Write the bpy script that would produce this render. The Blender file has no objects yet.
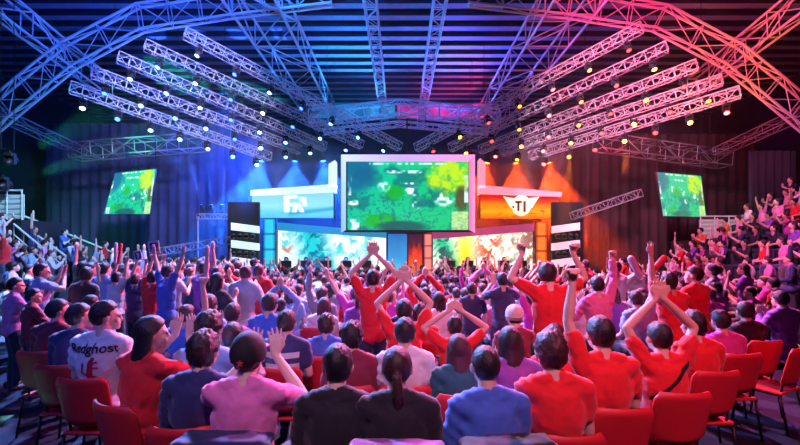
import bpy, bmesh, math, random
import numpy as np
from mathutils import Vector, Matrix, noise
random.seed(7); rng = np.random.default_rng(7)
SC = bpy.context.scene
COL = SC.collection
PI = math.pi
CAMZ, HZ, F = 2.05, 250.0, 400.0           # eye height, horizon row, focal length in pixels of the 800 px frame

# ---------------------------------------------------------------- camera, world, exposure
cd = bpy.data.cameras.new('camera'); cam = bpy.data.objects.new('camera', cd); COL.objects.link(cam)
cam.location = (0, 0, CAMZ); cam.rotation_euler = (PI/2, 0, 0)
cd.sensor_width = 36; cd.lens = 18; cd.shift_y = (HZ-222.5)/800; cd.clip_start = .05; cd.clip_end = 200
SC.camera = cam
w = bpy.data.worlds.new('world'); SC.world = w; w.use_nodes = True
w.node_tree.nodes['Background'].inputs[0].default_value = (.012, .014, .05, 1)
w.node_tree.nodes['Background'].inputs[1].default_value = .5
SC.view_settings.view_transform = 'Standard'; SC.view_settings.look = 'None'
SC.view_settings.exposure = 0.12; SC.view_settings.gamma = 1.0
SC.cycles.use_denoising = True
SC.cycles.max_bounces = 5; SC.cycles.diffuse_bounces = 2; SC.cycles.volume_bounces = 0
SC.cycles.transparent_max_bounces = 6; SC.cycles.sample_clamp_indirect = 4; SC.cycles.sample_clamp_direct = 12
SC.cycles.caustics_reflective = False; SC.cycles.caustics_refractive = False

def spot(loc, tgt, col, power, ang=40, blend=.4, size=.15, parent=None):
    l = bpy.data.lights.new('spot_light', 'SPOT'); l.color = col; l.energy = power
    l.spot_size = math.radians(ang); l.spot_blend = blend; l.shadow_soft_size = size
    o = bpy.data.objects.new('spot_light', l); COL.objects.link(o)
    o.location = loc; d = Vector(tgt)-Vector(loc)
    o.rotation_euler = d.to_track_quat('-Z', 'Y').to_euler()
    return o
BLUE = (.03, .12, 1); CYAN = (.05, .6, 1); RED = (1, .03, .03); ORG = (1, .22, .02); MAG = (1, .05, .45); PINK = (1, .35, .75); VIO = (.35, .1, 1)
# house rig over the audience (hangs above and behind the frame) and stage wash
spot((0.5, -3, 9), (0.6, 3.4, 1), (1, .50, .85), 1900, 42, 1, .5)
spot((5, -1.5, 9), (2.6, 4.2, 1), (1, .04, .08), 2400, 42, 1, .5)
spot((-6, -2, 9), (-3.6, 5, 1), (.08, .16, 1), 1700, 50, 1, .5)
# back light on the audience from the rigging over the stage
spot((0, 13.5, 9.4), (0, 5, 1), (1, .45, .95), 18000, 70, .6, .3)
spot((-7, 13, 9), (-4, 6.5, 1), (.20, .34, 1), 30000, 70, .6, .3)
spot((7, 13, 9), (4.5, 6, 1), (1, .14, .50), 18000, 70, .6, .3)
spot((3, 14, 5.2), (-7, 6.5, 1), (1, .02, .10), 12000, 45, .6, .3)
spot((-3, 14, 5.2), (7.5, 8, 1.4), (1, .15, .65), 8000, 50, .6, .3)
spot((-5, 8, 9.8), (-11, 12, 2), (.28, .45, 1), 11000, 70, .6, .3)
spot((5, 8, 9.8), (11.5, 13, 2.5), (1, .22, .62), 6000, 70, .6, .3)
spot((0, 10.5, 10), (0, 12.5, 1), (1, .58, 1), 6500, 95, .6, .4)
# rigging and roof wash
spot((-4, 8, 9.0), (-8.5, 16.5, 7.2), (.50, .50, 1), 15000, 44, .7, .3)
spot((4, 8, 9.0), (8.5, 16.5, 7.2), (1, .42, .66), 15000, 44, .7, .3)
spot((-5, 9, 9.5), (-10, 15.5, 11.2), (.02, .10, 1), 5000, 80, .8, .3)
spot((5, 9, 9.5), (10, 15.5, 11.2), (1, .03, .16), 4500, 80, .8, .3)
spot((-9, 19, 5.5), (-12, 15, 9), (.03, .12, 1), 1500, 110, .8, .4)
spot((9, 19, 5.5), (12, 15, 9), (1, .03, .08), 1500, 110, .8, .4)
spot((-2, 25.5, 10.2), (-2.5, 18, 13), (.02, .30, 1), 5000, 130, .8, .3)
spot((3, 25.5, 10.2), (3.5, 18, 13), (.10, .12, 1), 4000, 130, .8, .3)
spot((5.5, 27, 9.5), (3.5, 26, 13), (1, .04, .15), 900, 100, .8, .3)
spot((-3, 10.8, 10.8), (-2, 20, 13), (.02, .22, 1), 2500, 100, .8, .3)
spot((9, 10.5, 4.5), (11.3, 13.9, 7.6), (1, .22, .02), 2600, 45, .9, .3)
# drapes beside the stage
spot((-8.5, 19.5, 10), (-9.5, 22.6, 4), (.005, .08, 1), 4500, 80, .9, .3)
spot((8, 19.5, 10), (9, 22.6, 7), (1, .02, .03), 250, 70, .9, .3)

# ---------------------------------------------------------------- small helpers
def at(px, py, Y): return Vector(((px-400)/F*Y, Y, CAMZ+(HZ-py)/F*Y))
def topx(p): return (400+F*p[0]/p[1], HZ-F*(p[2]-CAMZ)/p[1])
def lin(c): return tuple(((x/12.92) if x <= .04045 else ((x+.055)/1.055)**2.4) for x in c)
def hexc(h): return lin(tuple(int(h[i:i+2], 16)/255 for i in (0, 2, 4)))
def new_mat(name):
    m = bpy.data.materials.new(name); m.use_nodes = True; return m, m.node_tree, m.node_tree.nodes['Principled BSDF']
def mat(name, col, rough=.6, metal=0, bump=0, bscale=40, var=0, emit=None, es=1, sheen=0):
    m, nt, b = new_mat(name)
    b.inputs['Base Color'].default_value = (*col, 1); b.inputs['Roughness'].default_value = rough; b.inputs['Metallic'].default_value = metal
    if sheen: b.inputs['Sheen Weight'].default_value = sheen
    if emit: b.inputs['Emission Color'].default_value = (*emit, 1); b.inputs['Emission Strength'].default_value = es
    if bump or var:
        tc = nt.nodes.new('ShaderNodeTexCoord'); n = nt.nodes.new('ShaderNodeTexNoise'); n.inputs['Scale'].default_value = bscale
        nt.links.new(tc.outputs['Object'], n.inputs['Vector'])
        if bump:
            bp = nt.nodes.new('ShaderNodeBump'); bp.inputs['Strength'].default_value = bump; bp.inputs['Distance'].default_value = .02
            nt.links.new(n.outputs['Fac'], bp.inputs['Height']); nt.links.new(bp.outputs['Normal'], b.inputs['Normal'])
        if var:
            mx = nt.nodes.new('ShaderNodeMix'); mx.data_type = 'RGBA'
            mx.inputs['A'].default_value = (*[c*(1-var) for c in col], 1); mx.inputs['B'].default_value = (*[min(1, c*(1+var)) for c in col], 1)
            nt.links.new(n.outputs['Fac'], mx.inputs['Factor']); nt.links.new(mx.outputs['Result'], b.inputs['Base Color'])
    return m
def mat_objcolor(name, rough, bscale, bump, sheen=0, var=.15):
    """cloth, hair or skin whose own colour is each object's viewport colour"""
    m, nt, b = new_mat(name)
    oi = nt.nodes.new('ShaderNodeObjectInfo'); tc = nt.nodes.new('ShaderNodeTexCoord')
    n = nt.nodes.new('ShaderNodeTexNoise'); n.inputs['Scale'].default_value = bscale; nt.links.new(tc.outputs['Object'], n.inputs['Vector'])
    hs = nt.nodes.new('ShaderNodeHueSaturation'); mr = nt.nodes.new('ShaderNodeMapRange')
    mr.inputs['To Min'].default_value = 1-var; mr.inputs['To Max'].default_value = 1+var
    nt.links.new(n.outputs['Fac'], mr.inputs['Value']); nt.links.new(mr.outputs['Result'], hs.inputs['Value'])
    nt.links.new(oi.outputs['Color'], hs.inputs['Color']); nt.links.new(hs.outputs['Color'], b.inputs['Base Color'])
    bp = nt.nodes.new('ShaderNodeBump'); bp.inputs['Strength'].default_value = bump; bp.inputs['Distance'].default_value = .01
    nt.links.new(n.outputs['Fac'], bp.inputs['Height']); nt.links.new(bp.outputs['Normal'], b.inputs['Normal'])
    b.inputs['Roughness'].default_value = rough
    if sheen: b.inputs['Sheen Weight'].default_value = sheen
    return m
M_SKIN = mat_objcolor('skin', .5, 30, .1, 0, .06)
M_HAIR = mat_objcolor('hair', .5, 90, .5, 0, .3)
M_CLOTH = mat_objcolor('cloth', .85, 25, .35, .2, .12)
M_TRUSS = mat('aluminium_tube', (.78, .78, .82), .4, .15)
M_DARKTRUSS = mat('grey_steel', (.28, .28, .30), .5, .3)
M_BLACK = mat('black_paint', (.015, .015, .018), .5, .1)
M_BLACKPL = mat('black_plastic', (.02, .02, .025), .35)
M_RED = mat('red_plastic', (.62, .02, .03), .5, 0, .05, 60, .08)
M_SEATLEG = mat('black_steel', (.02, .02, .02), .35, .6)
M_WHITE = mat('white_panel', (.8, .8, .8), .5)
M_DRAPE = mat('dark_drape', (.022, .024, .045), .9, 0, .2, 6, .3)

def tag(o, label=None, cat=None, group=None, kind=None):
    for k, v in (('label', label), ('category', cat), ('group', group), ('kind', kind)):
        if v: o[k] = v
    return o
def link(name, me, m=None, parent=None, loc=None):
    o = bpy.data.objects.new(name, me); COL.objects.link(o)
    if m is not None and me is not None and not me.materials: me.materials.append(m)
    if parent: o.parent = parent
    if loc is not None: o.location = loc
    return o
def empty(name, loc=(0, 0, 0), rz=0):
    o = bpy.data.objects.new(name, None); COL.objects.link(o); o.location = loc; o.rotation_euler = (0, 0, rz); o.empty_display_size = .1
    return o
def copy_tree(o, parent=None):
    c = o.copy(); COL.objects.link(c); c.parent = parent
    for ch in o.children: copy_tree(ch, c)
    return c

class MB:
    """collects shapes, builds ONE mesh"""
    def __init__(s): s.v = []; s.f = []; s.mi = []; s.m = 0
    def add(s, vs, fs):
        n = len(s.v); s.v += [tuple(p) for p in vs]; s.f += [tuple(i+n for i in f) for f in fs]; s.mi += [s.m]*len(fs)
    def box(s, c, h, R=None, bev=0):
        c = Vector(c); R = R or Matrix.Identity(3)
        if not bev:
            vs = [c+R@Vector((h[0]*x, h[1]*y, h[2]*z)) for x in (-1, 1) for y in (-1, 1) for z in (-1, 1)]
            s.add(vs, [(0, 1, 3, 2), (4, 6, 7, 5), (0, 4, 5, 1), (2, 3, 7, 6), (0, 2, 6, 4), (1, 5, 7, 3)])
        else:
            bm = bmesh.new(); bmesh.ops.create_cube(bm, size=2)
            for v in bm.verts: v.co = Vector((v.co.x*h[0], v.co.y*h[1], v.co.z*h[2]))
            bmesh.ops.bevel(bm, geom=bm.edges[:], offset=bev, segments=2, affect='EDGES', profile=.5)
            bm.verts.index_update()
            s.add([c+R@v.co for v in bm.verts], [tuple(v.index for v in f.verts) for f in bm.faces]); bm.free()
    def quadbox(s, q, d):
        """slab from four corner points, thickness vector d"""
        q = [Vector(p) for p in q]; d = Vector(d)
        s.add(q+[p+d for p in q], [(0, 1, 2, 3), (7, 6, 5, 4), (0, 4, 5, 1), (1, 5, 6, 2), (2, 6, 7, 3), (3, 7, 4, 0)])
    def tube(s, a, b, r, n=5, r2=None):
        a = Vector(a); b = Vector(b); d = (b-a)
        if d.length < 1e-6: return
        q = d.to_track_quat('Z', 'Y'); r2 = r if r2 is None else r2; vs = []
        for (c, rr) in ((a, r), (b, r2)):
            for i in range(n): vs.append(c+q@Vector((rr*math.cos(2*PI*i/n), rr*math.sin(2*PI*i/n), 0)))
        fs = [(i, (i+1) % n, n+(i+1) % n, n+i) for i in range(n)]+[tuple(range(n-1, -1, -1)), tuple(range(n, 2*n))]
        s.add(vs, fs)
    def ell(s, c, r, R=None, nu=14, nv=9):
        c = Vector(c); R = R or Matrix.Identity(3); vs = [c+R@Vector((0, 0, -r[2]))]
        for j in range(1, nv):
            t = -PI/2+PI*j/nv
            for i in range(nu):
                p = 2*PI*i/nu; vs.append(c+R@Vector((r[0]*math.cos(t)*math.cos(p), r[1]*math.cos(t)*math.sin(p), r[2]*math.sin(t))))
        vs.append(c+R@Vector((0, 0, r[2]))); L = len(vs)-1; fs = []
        for i in range(nu):
            k = (i+1) % nu
            fs.append((0, 1+k, 1+i)); fs.append((L, L-nu+i, L-nu+k))
            for j in range(nv-2): fs.append((1+j*nu+i, 1+j*nu+k, 1+(j+1)*nu+k, 1+(j+1)*nu+i))
        s.add(vs, fs)
    def cap(s, a, b, ra, rb, n=10, flat=1.0, up=None):
        """tapered capsule"""
        a = Vector(a); b = Vector(b); d = (b-a)
        if d.length < 1e-5: d = Vector((0, 0, 1e-4))
        q = d.to_track_quat('Z', 'Y'); rings = []
        for t in (-75, -40, 0): rings.append((a-q@Vector((0, 0, ra*math.sin(math.radians(-t)))), ra*math.cos(math.radians(t))))
        for t in (0, 40, 75): rings.append((b+q@Vector((0, 0, rb*math.sin(math.radians(t)))), rb*math.cos(math.radians(t))))
        vs = [c+q@Vector((rr*math.cos(2*PI*i/n), rr*flat*math.sin(2*PI*i/n), 0)) for c, rr in rings for i in range(n)]
        fs = [(k*n+i, k*n+(i+1) % n, (k+1)*n+(i+1) % n, (k+1)*n+i) for k in range(len(rings)-1) for i in range(n)]
        fs += [tuple(range(n-1, -1, -1)), tuple(range((len(rings)-1)*n, len(rings)*n))]
        s.add(vs, fs)
    def mesh(s, name, smooth=False, mats=None):
        me = bpy.data.meshes.new(name); me.from_pydata(s.v, [], s.f)
        if mats:
            for m in mats: me.materials.append(m)
            me.polygons.foreach_set('material_index', s.mi)
        if smooth: me.polygons.foreach_set('use_smooth', [True]*len(me.polygons))
        me.update(); return me
    def build(s, name, m, parent=None, smooth=False, loc=None, mats=None):
        return link(name, s.mesh(name, smooth, mats), m if not mats else None, parent, loc)

def remesh(mb, name, voxel, ratio, smooth=2, wr=0):
    me = mb.mesh(name+'_src'); o = bpy.data.objects.new('tmp', me); COL.objects.link(o)
    r = o.modifiers.new('r', 'REMESH'); r.mode = 'VOXEL'; r.voxel_size = voxel
    if smooth: q = o.modifiers.new('s', 'SMOOTH'); q.factor = .5; q.iterations = smooth
    d = o.modifiers.new('d', 'DECIMATE'); d.ratio = ratio
    dg = bpy.context.evaluated_depsgraph_get(); out = bpy.data.meshes.new_from_object(o.evaluated_get(dg))
    bpy.data.objects.remove(o); bpy.data.meshes.remove(me); out.name = name
    if wr:
        n = len(out.vertices); co = np.empty(n*3, np.float32); out.vertices.foreach_get('co', co); co = co.reshape(-1, 3)
        nn = np.array([v.normal for v in out.vertices])
        dd = np.array([.45-1.5*abs(noise.noise(Vector((c[0]*6+c[2]*5, c[1]*7, c[2]*11-abs(c[0])*8)))) for c in co])
        co += nn*(dd[:, None]*wr); out.vertices.foreach_set('co', co.ravel())
    out.polygons.foreach_set('use_smooth', [True]*len(out.polygons)); out.update()
    return out

# ---------------------------------------------------------------- room shell
def struct(o, kind='structure'): o['kind'] = kind; return o
m_floor = mat('navy_carpet', (.009, .012, .026), .8, 0, .3, 50, .35)
m_floor.node_tree.nodes['Principled BSDF'].inputs['Specular IOR Level'].default_value = .12
b = MB(); b.box((0, 13, -.1), (26, 22, .1)); struct(b.build('floor', m_floor))
m_wall = mat('dark_wall', (.03, .035, .07), .85, 0, .2, 3, .3)
for nm, c, h in (('wall_left', (-25, 13, 6.5), (.15, 22, 6.5)), ('wall_right', (25, 13, 6.5), (.15, 22, 6.5)),
                 ('wall_back', (0, 34, 6.5), (25, .15, 6.5)), ('wall_rear', (0, -8.6, 6.5), (25, .15, 6.5))):
    b = MB(); b.box(c, h); struct(b.build(nm, m_wall))
# corrugated roof deck, ribs run across the hall
m_roof = mat('blue_roof_deck', (.30, .38, .60), .6, .1, .1, 2, .25)
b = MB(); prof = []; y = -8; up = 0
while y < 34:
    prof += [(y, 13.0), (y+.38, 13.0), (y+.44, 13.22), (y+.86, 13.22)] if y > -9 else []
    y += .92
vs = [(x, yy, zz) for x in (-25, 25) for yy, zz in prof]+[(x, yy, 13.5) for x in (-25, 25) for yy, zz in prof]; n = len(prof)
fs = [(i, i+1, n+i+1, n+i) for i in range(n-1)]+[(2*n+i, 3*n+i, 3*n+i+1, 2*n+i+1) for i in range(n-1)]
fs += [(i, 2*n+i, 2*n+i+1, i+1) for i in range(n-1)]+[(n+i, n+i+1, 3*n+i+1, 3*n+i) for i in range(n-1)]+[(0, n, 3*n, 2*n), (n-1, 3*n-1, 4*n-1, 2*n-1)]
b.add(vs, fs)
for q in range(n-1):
    if q % 4 == 1 or q % 4 == 2 or q % 4 == 3: b.mi[q] = 1  # groove shade painted dark on slopes and tops so the ribs stand out
struct(b.build('ceiling', None, mats=[m_roof, mat('painted_groove_shade', (.02, .025, .06), .7)]))

# ---------------------------------------------------------------- trusses
def truss_mb(b, pts, wd, ht, bay, rc, rd, up=Vector((0, 0, 1)), tri=False, n=5):
    pts = [Vector(p) for p in pts]; frames = []
    for i, (p, q) in enumerate(zip(pts[:-1], pts[1:])):
        L = (q-p).length; k = max(1, round(L/bay))
        for j in range(k + (1 if i == len(pts)-2 else 0)):
            frames.append((p.lerp(q, j/k), (q-p).normalized()))
    rings = []
    for c, t in frames:
        sd = t.cross(up).normalized(); u = sd.cross(t).normalized()
        if tri: rings.append([c-sd*wd/2-u*ht/2, c+sd*wd/2-u*ht/2, c+u*ht/2])
        else: rings.append([c-sd*wd/2-u*ht/2, c+sd*wd/2-u*ht/2, c+sd*wd/2+u*ht/2, c-sd*wd/2+u*ht/2])
    m = len(rings[0])
    for k, (A, B) in enumerate(zip(rings[:-1], rings[1:])):
        for i in range(m):
            b.tube(A[i], B[i], rc, n); j = (i+1) % m
            (b.tube(A[i], B[j], rd, 4) if (k+i) % 2 else b.tube(A[j], B[i], rd, 4))
            b.tube(A[i], A[j], rd, 4)
    for i in range(m): b.tube(rings[-1][i], rings[-1][(i+1) % m], rd, 4)
def truss(name, pts, wd, ht, bay, rc, rd, label, group=None, m=None, cat='truss', **k):
    b = MB(); truss_mb(b, pts, wd, ht, bay, rc, rd, **k); o = b.build(name, m or M_TRUSS); tag(o, label, cat, group); return o
ordn = ['lowest', 'second lowest', 'middle', 'second highest', 'highest']
LT = [((70, 87), (270, 157)), ((92, 72), (300, 150)), ((118, 57), (325, 147)), ((145, 45), (362, 145)), ((185, 33), (400, 147))]
RT = [((740, 92), (530, 156)), ((722, 80), (502, 152)), ((697, 65), (480, 150)), ((667, 47), (450, 148)), ((642, 27), (416, 148))]
LAMPTR = []
for side, T in (('left', LT), ('right', RT)):
    for i, (a, c) in enumerate(T):
        A = at(a[0], a[1], 13.5+.3*i); B = at(c[0], c[1], 18+.35*i)
        truss('lighting_truss', [A, B], .34, .34, .34, .022, .012,
              f'{ordn[i]} of the five slanting aluminium lighting trusses over the {"blue" if side=="left" else "red"} {side} side', 'slanting lighting trusses')
        LAMPTR.append((side, i, A, B))
for side, sx in (('left', -1), ('right', 1)):
    X1, X2 = (-.545*10.0, .65*10.0)[sx > 0], 0
    truss('roof_girder', [(X1, 10.5, 11.6), (X1, 32, 11.6)], 1.9, 1.1, 2.4, .06, .03,
          f'wide box girder under the roof, on the {"red-lit left" if sx<0 else "pale blue right"} of the two thin ones', 'wide roof girders')
    X3 = (-.118*10, .16*10)[sx > 0]
    truss('roof_truss', [(X3, 12, 12), (X3, 32, 12)], .5, .5, .7, .035, .02, f'slender {side} roof truss crossing the ribbed blue ceiling', 'slender roof trusses')
    truss('side_girder', [at(400+sx*415, -8, 13), at(400+sx*292, 88, 20)], .4, .95, 1.7, .05, .026,
          f'heavy {"blue" if sx<0 else "red"} lattice girder slanting down from the top {side} corner', 'side girders')
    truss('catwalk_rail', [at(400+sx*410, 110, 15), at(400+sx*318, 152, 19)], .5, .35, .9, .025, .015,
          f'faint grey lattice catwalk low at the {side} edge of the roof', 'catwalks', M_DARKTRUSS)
arch = [(-20, 128), (28, 88), (68, 56), (140, 18), (230, 4), (330, -8), (470, -8), (570, 4), (660, 18), (732, 56), (772, 88), (820, 128)]
for side, pp in (('left', arch[:6]), ('right', arch[6:])):
    truss('arch_truss', [at(x, y, 15.2) for x, y in pp], .95, .28, 1.25, .045, .022,
          f'curved {"blue" if side=="left" else "violet and red"} arch truss sweeping over the {side} half of the hall', 'arch trusses', up=Vector((0, 1, 0)))
# cross trusses at the far end of the roof
truss('cross_truss', [at(310, 118, 24), at(400, 108, 24), at(498, 118, 24)], .7, .8, 1.2, .06, .035, 'pale horizontal truss spanning below the cyan and magenta roof panels', up=Vector((0, 0, 1)))
truss('cross_truss', [at(320, 132, 23), at(400, 124, 23), at(488, 132, 23)], .3, .3, .6, .03, .02, 'thin bowed truss just above the big centre screen')
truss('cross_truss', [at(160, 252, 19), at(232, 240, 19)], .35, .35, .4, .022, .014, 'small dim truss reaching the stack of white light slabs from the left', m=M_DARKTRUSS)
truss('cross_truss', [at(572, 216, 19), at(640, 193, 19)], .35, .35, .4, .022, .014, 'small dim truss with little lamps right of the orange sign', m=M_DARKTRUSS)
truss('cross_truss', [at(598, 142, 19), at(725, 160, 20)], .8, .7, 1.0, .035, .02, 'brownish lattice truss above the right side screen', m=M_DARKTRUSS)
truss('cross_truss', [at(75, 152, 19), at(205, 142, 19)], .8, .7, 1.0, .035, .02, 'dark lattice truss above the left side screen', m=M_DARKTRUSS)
for (x, y, Y, lb) in ((330, 117, 24, 'the pale horizontal truss'), (470, 117, 24, 'the pale horizontal truss'), (335, 131, 23, 'the thin bowed truss'), (472, 131, 23, 'the thin bowed truss'),
                     (178, 249, 19, 'the dim left truss'), (225, 241, 19, 'the dim left truss'), (585, 212, 19, 'the dim right truss'), (630, 197, 19, 'the dim right truss'),
                     (620, 145, 19.2, 'the brownish truss'), (710, 158, 19.9, 'the brownish truss'), (90, 151, 19, 'the dark left truss'), (190, 143, 19, 'the dark left truss')):
    A = at(x, y, Y); b = MB(); b.tube(A, Vector((A.x, A.y, 13.05)), .012, 5); tag(b.build('suspension_cable', M_SEATLEG), f'{"left" if x in (330,335,178,585,620,90) else "right"} thin cable carrying {lb}', 'cable', 'suspension cables')
# roof-end strips, their cyan and magenta light painted in as emission
for (x0, x1, c, lb) in ((312, 395, (.03, .42, .75), 'panel strip with painted cyan light under the far end of the roof'), (397, 492, (.75, .04, .35), 'panel strip with painted magenta light under the far end of the roof')):
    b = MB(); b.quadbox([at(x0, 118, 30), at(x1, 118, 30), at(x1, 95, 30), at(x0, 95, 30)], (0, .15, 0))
    mm, nt, bs = new_mat('painted_glow_panel'); n = nt.nodes.new('ShaderNodeTexNoise'); n.inputs['Scale'].default_value = .6; tc = nt.nodes.new('ShaderNodeTexCoord')
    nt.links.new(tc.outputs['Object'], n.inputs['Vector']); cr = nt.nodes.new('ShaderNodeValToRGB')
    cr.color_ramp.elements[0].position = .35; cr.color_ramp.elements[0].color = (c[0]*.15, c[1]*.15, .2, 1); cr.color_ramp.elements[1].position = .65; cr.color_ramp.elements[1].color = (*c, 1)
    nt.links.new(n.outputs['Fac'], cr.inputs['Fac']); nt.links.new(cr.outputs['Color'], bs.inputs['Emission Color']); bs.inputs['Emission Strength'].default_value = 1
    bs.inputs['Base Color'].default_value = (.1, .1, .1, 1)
    tag(b.build('painted_glow_panel', mm), lb, 'panel')

# ---------------------------------------------------------------- moving-head lamps
m_lens = {}
def lens_mat(col, s):
    k = (col, s)
    if k not in m_lens: m_lens[k] = mat('lamp_lens', (.1, .1, .1), .2, 0, emit=col, es=s)
    return m_lens[k]
def lamp_meshes():
    b = MB(); b.box((0, 0, -.05), (.12, .09, .05), bev=.015); b.tube((0, 0, 0), (0, 0, .09), .02, 8); base = b.mesh('clamp_base')
    b = MB()
    for s in (-1, 1): b.box((s*.14, 0, -.21), (.018, .04, .13))
    b.box((0, 0, -.11), (.155, .045, .015)); yoke = b.mesh('yoke')
    b = MB(); b.cap((0, 0, .06), (0, 0, -.10), .085, .105, 12); b.tube((0, 0, -.12), (0, 0, -.20), .105, 14, .12); head = b.mesh('lamp_head', True)
    b = MB(); b.tube((0, 0, -.199), (0, 0, -.207), .10, 14); lens = b.mesh('lens')
    return base, yoke, head, lens
LB, LY, LH, LL = lamp_meshes()
for me in (LB, LY, LH): me.materials.append(M_BLACK)
def lamp(loc, tgt, col, es, label, group, power=0, ang=14, sc=1.0, stand=False):
    r = empty('moving_head_lamp', loc); tag(r, label, 'stage lamp', group); r.scale = (sc,)*3
    if stand: r.rotation_euler = (PI, 0, 0)
    link('clamp_base', LB, parent=r); link('yoke', LY, parent=r)
    h = link('lamp_head', LH, parent=r, loc=(0, 0, -.26)); hc = Vector(loc)+Vector((0, 0, (.26 if stand else -.26)*sc))
    d = Vector(tgt)-hc; q = (-d).to_track_quat('Z', 'Y')
    if stand: q = Matrix.Rotation(-PI, 3, 'X').to_quaternion() @ q
    h.rotation_euler = q.to_euler()
    me = LL.copy(); me.materials.clear(); me.materials.append(lens_mat(col, es)); link('lens', me, parent=h)
    if power: spot(hc+d.normalized()*.26*sc, tgt, col, power, ang, .3, .03)
    return r
numw = ['first', 'second', 'third', 'fourth', 'fifth', 'sixth', 'seventh', 'eighth', 'ninth', 'tenth']
for side, i, A, B in LAMPTR:
    N = 7
    for j in range(N):
        p = A.lerp(B, (j+.35)/N)+Vector((0, 0, -.26)); lt = side == 'left'
        hot = (j+i) % 3 == 0
        col = (BLUE if (i+j) % 2 else (.25, .45, 1)) if lt else (ORG if (i+j) % 2 else RED)
        tx = (-7+j*1.1-i*.4) if lt else (7-j*1.1+i*.4)
        beam = (lt and (i, j) in ((0, 0), (0, 3), (0, 5), (1, 2), (2, 5), (1, 6), (3, 6))) or (not lt and (i, j) in ((0, 1), (0, 3), (0, 6), (1, 4), (2, 5), (2, 6), (3, 6)))
        lamp(p, (tx+(-1 if lt else 1)*2, p.y-4-2*(j%2), 0), col, 60 if hot or beam else 8,
             f'{numw[j]} lamp from the outer end of the {ordn[i]} slanting truss on the {side}', 'lamps along the slanting trusses',
             (55000 if beam else 0), 10, .8)
# hot lamps above the wings
for j, (x, y) in enumerate(((488, 158), (516, 152), (548, 160))):
    lamp(at(x, 152, 21.3), at(x+(j-1)*16, 240, 21.1), (1,.065,.008), 60, f'{numw[j]} bright orange lamp from the left above the orange sign', 'orange lamps above the orange sign', 120000, 66, 1.3)
for j, (x, y) in enumerate(((262, 172), (295, 150), (322, 148))):
    lamp(at(x, 150, 21.3), at(x+(j-1)*16, 240, 21.1), (.015, .13, 1), 90, f'{numw[j]} glaring blue-white lamp from the left above the pale sign', 'blue-white lamps above the pale sign', 200000, 70, 1.3)
# beams fanning up from the floor at the left of the stage
for j, (x, tx, ty) in enumerate(((203, 170, 90), (212, 200, 80), (222, 232, 90), (232, 262, 100))):
    r = lamp(at(x, 213, 20.3), at(tx, ty, 20.3), (.04, .16, 1), 30, f'{numw[j]} small blue beam lamp from the left, left of the pale sign', 'upward blue beam lamps', 22000, 7, .9, True)
# green lamps at the far left
for j, (x, y, tx, ty) in enumerate(((10, 154, 90, 120), (3, 177, 110, 150))):
    lamp(at(x, 153, 13) if j == 0 else at(x, 153, 13)-Vector((0, 0, .78)), at(tx, ty, 17), (.05, 1, .6), 80, ('upper' if j == 0 else 'lower')+' green-white lamp glaring above the left balcony', 'green lamps at the left balcony', 16000, 14, 1.1)
spot(at(-30, 120, 13), at(20, 215, 17), (.05, 1, .5), 1200, 60, .7, .3)

for x0, x1, y, nm_ in ((484, 553, 152, 'thin dark pipe carrying the orange lamps'), (257, 327, 150, 'thin dark pipe carrying the blue-white lamps'), (1, 14, 153, 'thin dark pipe carrying the green lamps')):
    Y = 13 if x0 < 10 else 21.3; U = V3 = Vector((0, 0, .12)); b = MB(); A, B = at(x0, y, Y)+U, at(x1, y, Y)+U; b.tube(A, B, .03, 8)
    for p in (A, B): b.tube(p, Vector((p.x, p.y, 13.05)), .012, 5)
    tag(b.build('lamp_pipe', M_SEATLEG), nm_, 'pipe')
A, B = at(198, 216.5, 20.3), at(237, 216.5, 20.3); b = MB(); truss_mb(b, [A, B], .3, .25, .3, .02, .012)
for p in (A, B): b.tube(p, Vector((p.x, p.y, 0)), .04, 8)
tag(b.build('lamp_scaffold', M_DARKTRUSS), 'dark scaffold carrying the row of upward blue lamps', 'scaffold')
# haze over the stage
mh = bpy.data.materials.new('haze'); mh.use_nodes = True; nt = mh.node_tree; nt.nodes.clear()
out = nt.nodes.new('ShaderNodeOutputMaterial'); vsn = nt.nodes.new('ShaderNodeVolumeScatter'); vsn.inputs['Density'].default_value = .0045
vsn.inputs['Anisotropy'].default_value = .2; nt.links.new(vsn.outputs[0], out.inputs['Volume'])
b = MB(); b.box((0, 18.4, 5.4), (17.5, 4.1, 5.3)); hz = b.build('haze', mh); tag(hz, 'thin lit haze hanging over the stage and rigging', 'haze', kind='stuff')

def cloud(c, r, dens, lb):  # denser local haze, added so the lamps' glow and beams show
    m = bpy.data.materials.new('added_glow_smoke'); m.use_nodes = True; nt = m.node_tree; nt.nodes.clear(); N = nt.nodes.new; L = nt.links.new
    out = N('ShaderNodeOutputMaterial'); vs_ = N('ShaderNodeVolumeScatter'); tc = N('ShaderNodeTexCoord'); ln = N('ShaderNodeVectorMath'); ln.operation = 'LENGTH'
    L(tc.outputs['Object'], ln.inputs[0]); mr = N('ShaderNodeMapRange'); mr.inputs['From Min'].default_value = 1; mr.inputs['From Max'].default_value = .2; mr.inputs['To Max'].default_value = dens; mr.interpolation_type = 'SMOOTHSTEP'
    L(ln.outputs['Value'], mr.inputs['Value']); nz = N('ShaderNodeTexNoise'); nz.inputs['Scale'].default_value = 2.2; L(tc.outputs['Object'], nz.inputs['Vector'])
    mp = N('ShaderNodeMapRange'); mp.inputs['From Min'].default_value = .38; mp.inputs['From Max'].default_value = .62; L(nz.outputs['Fac'], mp.inputs['Value'])
    mu = N('ShaderNodeMath'); mu.operation = 'MULTIPLY'; L(mr.outputs['Result'], mu.inputs[0]); L(mp.outputs['Result'], mu.inputs[1]); L(mu.outputs[0], vs_.inputs['Density']); L(vs_.outputs[0], out.inputs['Volume'])
    b = MB(); b.ell((0, 0, 0), (1, 1, 1), None, 24, 14); o = b.build('added_glow_smoke', m, None, True, c); o.scale = r; tag(o, lb, 'smoke', kind='stuff')
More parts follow.
